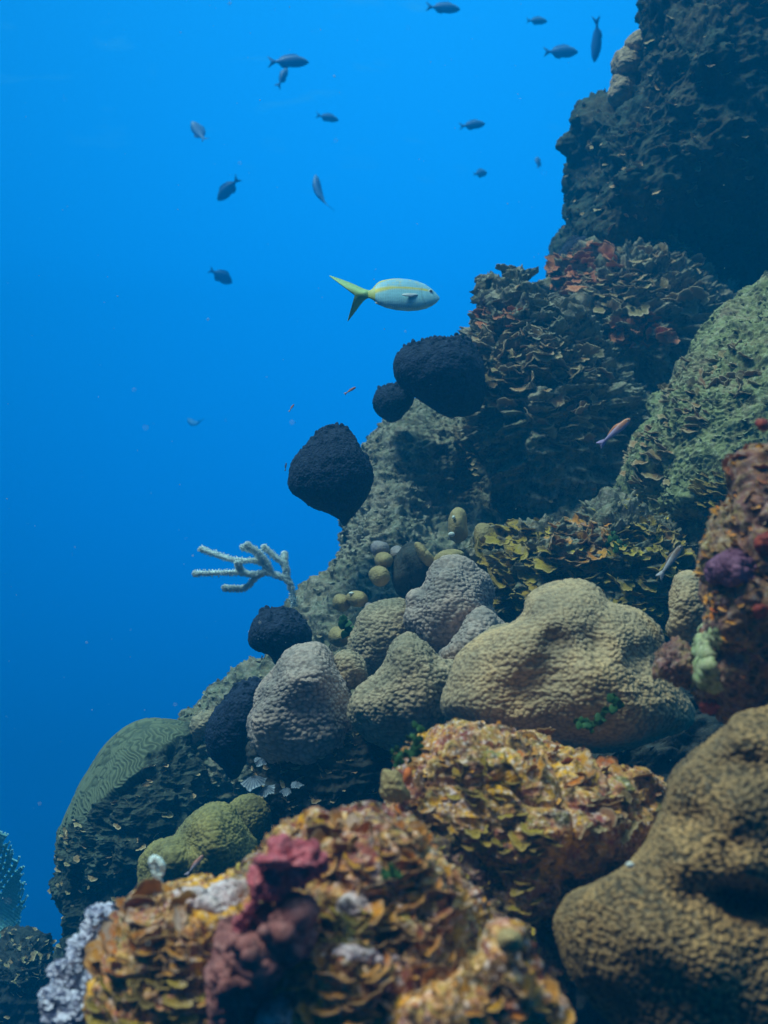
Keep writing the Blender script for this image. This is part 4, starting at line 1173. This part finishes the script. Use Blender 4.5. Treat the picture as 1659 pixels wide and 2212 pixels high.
# ================================================================== LAVENDER TUFTS
for k, (x, y, rx, ry, lab) in enumerate([
        (525, 1475, 80, 78, 'topmost round lavender white tuft of the bottom left group'),
        (432, 1600, 52, 72, 'white tuft second from the top of the group'),
        (350, 1725, 68, 78, 'lavender tuft in the middle of the group'),
        (485, 1795, 58, 56, 'pale tuft nearest the plate covered block'),
        (285, 1880, 66, 92, 'large pale tuft at the left edge of the group'),
        (385, 1925, 72, 82, 'lowest white tuft of the group')]):
    (X, Y), = c6([(x, y)])
    Bq = blob(ell(X, Y, rx * .4167 * .85, ry * .4167 * .85), 1.0 - .01 * k, .022, n=50,
              disp=lambda V, Nn: .006 * ridged(V * 90, 3, 8) + .004 * fbm(V * 30, 2, 2))
    i = pick(Bq, 150, RNG)
    V, F, R_, D_, A_ = merged_plates(Bq.V[i], Bq.N[i], RNG.uniform(6, 12, len(i)) * KPX, RNG, jit=.6)
    V2, F2 = join([(Bq.V, Bq.F), (V, F)])
    put('algae_tuft', V2, F2, MAT['tuft'], label=lab, cat='algae tuft', group='lavender tufts')

# ================================================================== GREEN SEGMENTED ALGAE
def halimeda(pts, dep, size, lab, seed):
    r = np.random.default_rng(seed)
    prts = []
    for (x, y) in pts:
        for j in range(5):
            c = P(x + r.normal() * 6, y + r.normal() * 6, dep + r.normal() * .008)
            t = r.uniform(0, 2 * math.pi, 12 * 0 + 1)
            nrm_ = nz(np.array([r.normal() * .6, -1, r.normal() * .6]))
            u = nz(np.cross(nrm_, [0.1, 0, 1])); w = np.cross(nrm_, u)
            s = size * r.uniform(.45, .95)
            U, Fq = cube_sphere(5)
            V = c + (U[:, :1] * u + U[:, 1:2] * w * (1 + .25 * np.sin(3 * U[:, :1])) + U[:, 2:] * nrm_ * .22) * s
            prts.append((V, Fq))
    # thin stalks linking the discs
    pl = [P(x, y, dep + .006) for x, y in pts]
    prts.append(tube(pl, [size * .18] * len(pl), 6))
    V, F = join(prts)
    put('green_algae', V, F, MAT['green'], label=lab, cat='algae', group='green segmented algae')
halimeda(c5([(850, 1330), (880, 1370), (840, 1400), (800, 1430), (760, 1460), (720, 1480), (690, 1470)]), 1.25, .0065, 'dark green leafy algae in front of the largest tan coral', 1)
halimeda(c7([(1140, 150), (1110, 200), (1130, 250), (1080, 280), (1030, 310), (1015, 280)]), 1.08, .0055, 'green beaded algae on the left shoulder of the boulder', 2)
halimeda(c7([(960, 900), (990, 915), (1020, 905)]), .765, .004, 'small green algae sprig in the middle of the foreground mound', 3)
halimeda(c5([(850, 510), (880, 515), (890, 550), (860, 560)]), 2.0, .007, 'green algae sprig in the hollow below the ridge', 4)
halimeda(c4([(850, 1260), (880, 1280), (870, 1310)]), 2.05, .010, 'dark green sprig between the tan knobs', 5)

# ================================================================== SEA ROD
rod_paths = [
    [(592, 1170), (578, 1085), (555, 1035), (500, 1012), (440, 995)],
    [(440, 995), (392, 1022), (345, 1075), (290, 1082), (235, 1078)],
    [(440, 995), (375, 1008), (310, 998), (200, 1000), (82, 1004)],
    [(330, 1002), (312, 980), (300, 952)],
    [(455, 992), (428, 950), (385, 936), (280, 932), (190, 905), (115, 878)],
    [(455, 992), (425, 930), (385, 888), (330, 868)],
    [(470, 1000), (455, 950), (410, 895), (350, 858)],
    [(558, 1030), (545, 960), (490, 915), (438, 868)],
    [(548, 990), (543, 945), (541, 905)],
]
rr = [(.0105, .009), (.008, .0105), (.008, .0105), (.009, .011), (.008, .0105), (.008, .0105), (.008, .011), (.008, .0105), (.009, .010)]
base = P(*c4([(592, 1180)])[0], 2.35)
root = empty('sea_rod', base, 'grey branching sea rod reaching over open water', 'soft coral')
rrng = np.random.default_rng(5)
for k, path in enumerate(rod_paths):
    off = [0, .0, -.03, -.02, .04, .03, -.01, .01, .03][k]
    q = np.array(c4(path)); n = len(q)
    ds = 2.35 + off * np.linspace(0, 1, n)
    pts = P(q[:, 0], q[:, 1], ds)
    V, F = tube(pts, np.linspace(rr[k][0], rr[k][1], n) * .58, 18)
    nrm = mesh_normals(V, F)
    if np.sum(nrm * (V - V.mean(0))) < 0: nrm = -nrm
    V = V + nrm * (.0016 * vnoise(V * 260, 3))[:, None]
    # polyp fuzz: tiny cones over the skin
    idx = rrng.choice(len(V), min(len(V), 700), replace=False)
    pr = [(V, F)]
    U4 = []
    for i in idx:
        nn = nz(nrm[i] + rrng.normal(size=3) * .5); a = nz(np.cross(nn, [.3, .2, 1])); b_ = np.cross(nn, a)
        s = .0013; L = rrng.uniform(.002, .0055)
        p0 = V[i]
        vv = np.array([p0 + a * s, p0 + b_ * s, p0 - a * s, p0 - b_ * s, p0 + nn * L + a * s * .5, p0 + nn * L + b_ * s * .5, p0 + nn * L - a * s * .5, p0 + nn * L - b_ * s * .5])
        ff = np.array([(0, 1, 5, 4), (1, 2, 6, 5), (2, 3, 7, 6), (3, 0, 4, 7), (4, 5, 6, 7)])
        pr.append((vv, ff))
    V, F = join(pr)
    put('stem' if k == 0 else 'branch', V - base, F, MAT['rod'], parent=root)

# short pale rod in the lower left
q = np.array(c6([(832, 1310), (822, 1250), (800, 1190), (785, 1140), (810, 1135), (838, 1165), (838, 1210)]))
V, F = tube(P(q[:, 0], q[:, 1], 1.0), [.0042, .004, .0036, .003, .003, .0036, .003], 12)
nrm = mesh_normals(V, F)
V = V + nrm * (.0012 * vnoise(V * 600, 3))[:, None]
put('pale_rod', V, F, MAT['rod'], label='short looped pale rod in front of the yellow green coral', cat='soft coral')

# ================================================================== SEA FAN
frng = np.random.default_rng(4)
fo = np.array(c6([(-330, 1980)])[0])
edge = np.array(c6([(-60, 930), (0, 990), (62, 1080), (112, 1170), (136, 1285), (122, 1400), (92, 1500), (40, 1600), (0, 1680), (-20, 1900)]))
ea = np.arctan2(fo[1] - edge[:, 1], edge[:, 0] - fo[0]); er_ = np.hypot(*(edge - fo).T)
eo = np.argsort(ea)
prts = []
angs = np.linspace(.12, 1.32, 190)
nodes = []
def strut(a, b, ww):
    d = nz(b - a); u = nz(np.cross(d, FWD))
    s_ = [u * ww + FWD * ww, u * ww - FWD * ww, -u * ww - FWD * ww, -u * ww + FWD * ww]
    vv = np.array([a + k for k in s_] + [b + k for k in s_])
    prts.append((vv, np.array([(0, 1, 5, 4), (1, 2, 6, 5), (2, 3, 7, 6), (3, 0, 4, 7), (3, 2, 1, 0), (4, 5, 6, 7)])))
for k, a0 in enumerate(angs):
    Rr = np.interp(a0, ea[eo], er_[eo]) * (1 + frng.uniform(-.05, .03))
    rr_ = np.arange(120, Rr, 7.0)
    aa = a0 + .012 * np.sin(rr_ * .05 + k * .15) + np.cumsum(frng.normal(size=len(rr_))) * .0016
    q = np.stack([fo[0] + rr_ * np.cos(aa), fo[1] - rr_ * np.sin(aa)], 1)
    V3 = P(q[:, 0], q[:, 1], 3.05 + .03 * np.sin(q[:, 1] * .02) + .0006 * q[:, 0])
    nodes.append((q, V3))
    thick_ = .0032 if k % 9 == 0 else .0042
    for j in range(len(V3) - 1):
        if q[j, 0] > -25:
            strut(V3[j], V3[j + 1], thick_ * (1 - .5 * j / len(V3)))
    if k:
        q0, V0 = nodes[k - 1]
        for j in range(k % 2, min(len(V0), len(V3)), 2):
            if q[j, 0] > -25:
                strut(V0[j], V3[j], .0040)
strokes = angs
V, F = join(prts)
print('fan', len(strokes), len(V))
put('sea_fan', V, F, MAT['fan'], label='pale green sea fan cut by the left edge of the frame', cat='soft coral', smooth=False)

# ================================================================== FISH
LOFT_N = 34
def loft_body(prof, nseg=20, bend=0.0):
    """prof rows: x (nose +), top, bottom, half width"""
    pr = np.array(prof, float)
    xs = np.interp(np.linspace(0, 1, LOFT_N), np.linspace(0, 1, len(pr)), pr[:, 0])
    o = np.argsort(pr[:, 0])
    f = lambda c: np.interp(xs, pr[o, 0], pr[o, c])
    top, bot, wd = f(1), f(2), f(3)
    k = np.array([.25, .5, .25])
    for a in (top, bot, wd):
        a[1:-1] = np.convolve(a, k, 'valid')
    t = np.arange(nseg) / nseg * 2 * math.pi
    V = np.zeros((len(xs), nseg, 3))
    mid_ = (top + bot) / 2; hh = (top - bot) / 2
    V[:, :, 0] = xs[:, None]
    V[:, :, 1] = wd[:, None] * np.cos(t)[None] * (np.abs(np.cos(t)) ** -.12)[None]
    V[:, :, 2] = mid_[:, None] + hh[:, None] * np.sin(t)[None]
    idx = np.arange(len(xs) * nseg).reshape(len(xs), nseg); nx = np.roll(idx, -1, 1)
    F = np.stack([idx[:-1], nx[:-1], nx[1:], idx[1:]], -1).reshape(-1, 4)
    V = V.reshape(-1, 3)
    e = len(V)
    V = np.concatenate([V, [[xs[0], 0, mid_[0]], [xs[-1], 0, mid_[-1]]]])
    cap = []
    for row, ce, fl in ((idx[0], e, 1), (idx[-1], e + 1, 0)):
        for j in range(0, nseg, 2):
            q = (row[j], row[(j + 1) % nseg], row[(j + 2) % nseg], ce)
            cap.append(q[::-1] if fl else q)
    return V, np.concatenate([F, np.array(cap)])

def loft_body_fine(prof, nseg):
    global LOFT_N
    LOFT_N = 110
    res = loft_body(prof, 64)
    LOFT_N = 34
    return res

def fin(outline, th=.006, y0=0.0, splay=0.0):
    """thin solid fin in the xz plane, fan-triangulated as quads between an outline's two halves"""
    ol = smooth_outline(outline, 4)
    c = ol.mean(0); n = len(ol)
    V = []
    for s in (1, -1):
        V.append([c[0], s * th + y0, c[1]])
        for p in ol:
            V.append([p[0], s * th * .3 + y0 + splay * (p[0] - ol[:, 0].max()), p[1]])
    m = n + 1; F = []
    for j in range(n):
        a, b_ = 1 + j, 1 + (j + 1) % n
        F.append((0, a, b_)); F.append((m, m + b_, m + a)); F.append((a, m + a, m + b_, b_))
    return np.array(V), F

def bendy(V, k):
    V = V.copy()
    t = np.clip(.25 - V[:, 0], 0, None)
    V[:, 1] += k * t * t
    return V

def fish_frame(ang, yaw, roll=0.0):
    a = math.radians(ang); y = math.radians(yaw)
    X = (math.cos(a) * RGT + math.sin(a) * UPC) * math.cos(y) + math.sin(y) * FWD
    Zh = -math.sin(a) * RGT + math.cos(a) * UPC
    if math.cos(a) < -0.01: Zh = -Zh
    Z = nz(Zh - np.dot(Zh, X) * X); Y = np.cross(Z, X)
    r = math.radians(roll)
    Y2 = Y * math.cos(r) + Z * math.sin(r); Z2 = -Y * math.sin(r) + Z * math.cos(r)
    return np.stack([X, Y2, Z2], 1)

def place_fish(x, y, depth, Lpx, ang, yaw, roll, label, name, cat, group, build):
    L = Lpx * KPX * depth
    root = empty(name, P(x, y, depth), label, cat, group)
    R3 = fish_frame(ang, yaw, roll) * L
    for pname, V, F, mat, colf in build:
        cols = colf(V)
        Vw = V @ R3.T
        o = put(pname, Vw, F, mat, parent=root, cols=cols)
    return root

def eyeball(x, z, w, r):
    U, Fq = cube_sphere(8)
    res = []
    for s in (1, -1):
        V = U * np.array([r, r * .6, r]) + np.array([x, s * w, z])
        def colf(V, s=s, x=x, z=z, r=r, w=w):
            d = np.hypot(V[:, 0] - x, V[:, 2] - z) / r
            c = np.where((d < .62)[:, None], np.array([[.01, .01, .015]]), np.array([[.75, .8, .8]]))
            return c
        res.append(('eye', V, Fq, MAT['fish'], colf))
    return res

# --- the yellowtail-patterned snapper
# fish units: total length 1 from nose (+.5) to tail tips (-.5)
sn_prof = [(.500, .006, -.012, .004), (.47, .040, -.045, .022), (.43, .075, -.072, .040), (.37, .112, -.100, .056), (.29, .138, -.120, .066), (.20, .148, -.128, .070), (.10, .143, -.126, .068),
           (0., .124, -.112, .058), (-.06, .098, -.090, .045), (-.10, .066, -.062, .030), (-.13, .040, -.045, .018), (-.16, .026, -.034, .010)]
def sn_col(V):
    x, z = V[:, 0], V[:, 2]
    c = np.zeros((len(V), 3))
    t = np.clip((z + .02) / .16, 0, 1)[:, None]
    c[:] = (1 - t) * np.array([.42, .86, .98]) + t * np.array([.26, .58, .80])  # silvery skin with the water's cyan cast put into its colour
    mid_ = .040 - .045 * np.clip((.05 - x) / .25, 0, 1)
    wd = .012 + .018 * np.clip((.10 - x) / .25, 0, 1)
    s = np.clip(1.5 - np.abs(z - mid_) / wd, 0, 1)[:, None]
    s = s * np.clip((.42 - x) / .05, 0, 1)[:, None]
    c = c * (1 - s) + s * np.array([.95, .78, .08])
    spots = (fbm(V * 40, 2, 3) > .45) & (z > mid_ + .02) & (x < .35)
    c[spots] = c[spots] * .6 + np.array([.75, .65, .2]) * .4
    g_ = np.abs(np.hypot(x - .46, z - .0) - .14) < .008
    c[g_ & (x < .36) & (z < .07)] *= .8
    sc_ = (np.sin(x * 150 + z * 90) * np.sin(x * 150 - z * 90)) > .25
    c[sc_ & (x < .31)] *= .84
    d = (x < -.10)[:, None]
    c = np.where(d, np.array([.60, .66, .16]), c)
    return c
def fc(*rgb):
    return lambda V: np.tile(np.array(rgb), (len(V), 1))
V, F = loft_body_fine([(a, b_ * 1.22, c_ * 1.22, d_) for a, b_, c_, d_ in sn_prof], 28)
build = [('body', V, F, MAT['fish'], sn_col)]
V, F = fin([(-.14, .026), (-.20, .046), (-.30, .088), (-.40, .122), (-.515, .152), (-.43, .095), (-.33, .040), (-.245, .004), (-.240, -.022), (-.275, -.09), (-.318, -.17), (-.356, -.270), (-.275, -.165), (-.215, -.082), (-.17, -.044), (-.14, -.036)], .006)
V[:, 2] *= 1.16
build.append(('tail_fin', bendy(V, 0), F, MAT['fin'], fc(.36, .56, .24)))
V, F = fin([(.31, .148), (.22, .182), (.12, .190), (.02, .172), (-.06, .138), (-.115, .066), (-.09, .075), (-.03, .100), (.05, .125), (.15, .142), (.25, .142)], .004)
build.append(('dorsal_fin', V, F, MAT['fin'], fc(.66, .62, .20)))
V, F = fin([(.07, -.11), (.01, -.118), (-.05, -.120), (-.10, -.095), (-.07, -.080), (0., -.098)], .004)
build.append(('anal_fin', V, F, MAT['fin'], fc(.66, .68, .60)))
for s in (1, -1):
    V, F = fin([(.285, -.025), (.25, -.02), (.17, -.035), (.13, -.062), (.18, -.068), (.25, -.055)], .003, s * .066, -s * .2)
    build.append(('pectoral_fin', V, F, MAT['fin'], fc(.62, .70, .74)))
    V, F = fin([(.26, -.118), (.235, -.135), (.20, -.155), (.205, -.135), (.225, -.115)], .003, s * .02)
    build.append(('pelvic_fin', V, F, MAT['fin'], fc(.75, .78, .80)))
build += eyeball(.412, .036, .040, .021)
V, F = fin([(.502, -.014), (.48, -.024), (.455, -.036), (.455, -.030), (.48, -.017)], .012)
build.append(('mouth', V, F, MAT['fish'], fc(.30, .36, .42)))
bx, by = c3([(243, 198)])[0]
place_fish(bx, by + 3, 2.3, 405 * .5834, -1.5, 8, -24, 'silver snapper with yellow stripe and forked yellow tail', 'snapper', 'fish', None, build)

# --- far school of dark fish
def dark_build(bend=0.0, fat=1.0, deep=1.0, c=(.02, .15, .45), c2=(.02, .18, .50)):  # blue of the fish, with the fade into water haze put into it
    prof = [(.50, .01, -.01, .006), (.45, .055, -.045, .035), (.36, .105, -.09, .06), (.22, .14, -.125, .075), (.08, .14, -.13, .075), (-.08, .11, -.105, .058), (-.2, .065, -.065, .035), (-.29, .032, -.034, .016), (-.33, .028, -.03, .012)]
    prof = [(a, b_ * deep, d * deep, e * fat) for a, b_, d, e in prof]
    V, F = loft_body(prof, 16)
    colf = lambda V: np.where((V[:, 2] > 0)[:, None], np.array(c), np.array(c2))
    b = [('body', bendy(V, bend), F, MAT['fish'], colf)]
    V, F = fin([(-.31, .03), (-.38, .07), (-.50, .14), (-.46, .06), (-.425, .0), (-.46, -.06), (-.50, -.14), (-.38, -.07), (-.31, -.03)], .008)
    b.append(('tail_fin', bendy(V, bend), F, MAT['fin'], fc(*c)))
    V, F = fin([(.26, .125 * deep), (.15, .18 * deep), (0, .165 * deep), (-.14, .13 * deep), (-.24, .05 * deep), (0, .10 * deep)], .006)
    b.append(('dorsal_fin', bendy(V, bend), F, MAT['fin'], fc(*c)))
    V, F = fin([(.02, -.115 * deep), (-.06, -.155 * deep), (-.17, -.13 * deep), (-.23, -.055 * deep), (-.08, -.095 * deep)], .006)
    b.append(('anal_fin', bendy(V, bend), F, MAT['fin'], fc(*c)))
    return b
# crop-2 positions: x, y, length, angle, yaw, roll, bend, deep, depth, label
sch = [
    (1030, 29, 128, 0, 10, 0, 0, .8, 8.5, 'dark fish at the very top edge of the water'),
    (1371, 76, 82, 5, 15, 0, 0, .9, 9.5, 'small dark fish at the top right left of the upright fish'),
    (1458, 189, 132, 4, 10, 0, 0, .9, 8.0, 'dark fish at the top right, below the small one'),
    (1592, 145, 150, -95, 20, 55, .3, .8, 7.0, 'slim fish standing head down beside the shaded wall'),
    (468, 223, 148, 2, 12, 0, .2, .8, 7.5, 'largest dark fish of the upper left pair, swimming level'),
    (449, 278, 100, 75, 30, 30, .3, .7, 8.5, 'dark fish pointing upward behind the level one of the pair'),
    (609, 428, 84, -8, 15, 0, 0, .9, 9.5, 'small dark fish in the middle of the water, nose slightly down'),
    (1136, 455, 100, 10, 12, 0, 0, .85, 8.5, 'dark fish rising slightly, left of the wall'),
    (142, 484, 112, 122, 12, 10, .4, 1.0, 8.0, 'curled dark fish at the left turning upward'),
    (250, 688, 115, 222, 12, -10, .3, 1.0, 8.0, 'stout dark fish diving to the lower left'),
    (573, 707, 165, 96, 15, 60, .6, .7, 7.0, 'long grey fish hanging upright above the snapper'),
    (1165, 631, 60, 15, 25, 0, 0, 1.3, 9.5, 'tiny dark fish in the middle right of the water'),
    (1376, 592, 62, 85, 30, 30, 0, 1.1, 9., 'faint fish seen end on beside the wall'),
    (222, 1005, 95, -28, 30, 0, .2, 1.2, 8.5, 'rounded dark fish left of the snapper'),
]
for x, y, L, a, yaw, roll, bend, deep, dep, lab in sch:
    (X, Y), = c2([(x, y)])
    place_fish(X, Y, dep * 1.05, L * .5938, a, yaw, roll, lab, 'reef_fish', 'fish', 'dark fish schooling in open water', dark_build(bend, 1.1, deep * 1.35))
(X, Y), = c4([(78, 235)])
place_fish(X, Y, 12.0, 58, 140, 30, 35, 'faint curved fish low at the left of the water', 'reef_fish', 'fish', 'dark fish schooling in open water', dark_build(1.1, 1.1, 1.0))

# --- little pink and red fish
def small_build(front, back, belly, bend=0.0):
    prof = [(.50, .008, -.01, .006), (.46, .045, -.045, .03), (.38, .075, -.075, .045), (.22, .085, -.09, .048), (.05, .07, -.075, .04), (-.12, .05, -.055, .028), (-.26, .03, -.032, .014), (-.31, .028, -.03, .010)]
    V, F = loft_body(prof, 14)
    def colf(V):
        t = np.clip((V[:, 0] + .05) / .3, 0, 1)[:, None]
        c = (1 - t) * np.array(back) + t * np.array(front)
        return np.where((V[:, 2] < -.03)[:, None], np.array(belly), c)
    b = [('body', bendy(V, bend), F, MAT['fish'], colf)]
    V, F = fin([(-.29, .028), (-.38, .07), (-.5, .09), (-.45, .0), (-.5, -.09), (-.38, -.07), (-.29, -.03)], .006)
    b.append(('tail_fin', bendy(V, bend), F, MAT['fin'], fc(*back)))
    V, F = fin([(.25, .075), (.12, .115), (-.06, .09), (-.18, .045), (.02, .06)], .005)
    b.append(('dorsal_fin', bendy(V, bend), F, MAT['fin'], fc(*front)))
    b += eyeball(.42, .02, .036, .018)
    return b
(X, Y), = c4([(882, 55)])
place_fish(X, Y, 2.1, 30, 33, 12, 0, 'tiny red and black fish in front of the small black sponge', 'small_fish', 'fish', 'little fish near the reef', small_build((.45, .08, .05), (.6, .3, .25), (.6, .5, .5)))
(X, Y), = c4([(578, 145)])
place_fish(X, Y, 2.1, 21, 58, 15, 0, 'tiny red fish above the tilted black sponge', 'small_fish', 'fish', 'little fish near the reef', small_build((.45, .08, .05), (.55, .35, .3), (.6, .5, .5)))
(X, Y), = c4([(548, 450)])
place_fish(X, Y, 2.2, 20, 85, 20, 0, 'tiny dark fish left of the tilted black sponge', 'small_fish', 'fish', 'little fish near the reef', small_build((.03, .03, .05), (.06, .06, .1), (.1, .1, .2)))
(X, Y), = c3([(1090, 712)])
place_fish(X, Y, 1.75, 96, 40, 10, 0, 'pink and violet fish with an orange back before the slope', 'small_fish', 'fish', 'little fish near the reef', small_build((.70, .25, .12), (.40, .30, .55), (.60, .40, .55)))
(X, Y), = c6([(1008, 1170)])
place_fish(X, Y, 1.3, 56, 50, 10, 0, 'pink striped fish in front of the yellow green coral', 'small_fish', 'fish', 'little fish near the reef', small_build((.60, .22, .16), (.42, .34, .42), (.62, .48, .5)))
(X, Y), = c5([(1152, 630)])
place_fish(X, Y, 1.55, 92, 52, 10, 0, 'pale translucent fish with a white tail behind the right column', 'small_fish', 'fish', 'little fish near the reef', small_build((.24, .14, .10), (.50, .46, .50), (.40, .36, .38)))

# ================================================================== THE WATER AS AIR (haze)
mv = bpy.data.materials.new('water_haze')
mv.use_nodes = True
nt = mv.node_tree
nt.nodes.clear()
o_ = N(nt, 'ShaderNodeOutputMaterial')
pv = N(nt, 'ShaderNodeVolumePrincipled', {'Color': (0.002, 0.37, 0.84, 1), 'Density': 0.062, 'Anisotropy': 0.0})
pv.inputs['Absorption Color'].default_value = (0, 0, 0, 1)
va = N(nt, 'ShaderNodeVolumeAbsorption', {'Color': (0.0, 0.85, 0.95, 1), 'Density': 0.095})
ad = N(nt, 'ShaderNodeAddShader', {0: pv.outputs[0], 1: va.outputs[0]})
link(nt, ad.outputs[0], o_.inputs['Volume'])
allv = []
xmin, xmax, ymin, ymax, zmin, zmax = -8, 8, -1.0, 16.0, -3.2, 6.6
V = np.array([(x, y, z) for x in (xmin, xmax) for y in (ymin, ymax) for z in (zmin, zmax)], float)
F = np.array([(0, 1, 3, 2), (4, 6, 7, 5), (0, 4, 5, 1), (2, 3, 7, 6), (0, 2, 6, 4), (1, 5, 7, 3)])
put('haze', V, F, mv, kind='stuff', smooth=False, label='blue water haze filling the sea')
r_ = np.random.default_rng(21)
prts = []
U_, F5 = cube_sphere(3)
for k in range(420):
    d_ = r_.uniform(.6, 6.5)
    c_ = P(r_.uniform(0, 1659), r_.uniform(0, 2212), d_)
    prts.append((c_ + U_ * r_.uniform(.0003, .0011) * (.6 + .25 * d_), F5))
V, F = join(prts)
put('drifting_particles', V, F, MAT['pale'], label='fine pale specks drifting in the water', kind='stuff')
print('verts', sum(len(o.data.vertices) for o in bpy.data.objects if o.type == 'MESH'))
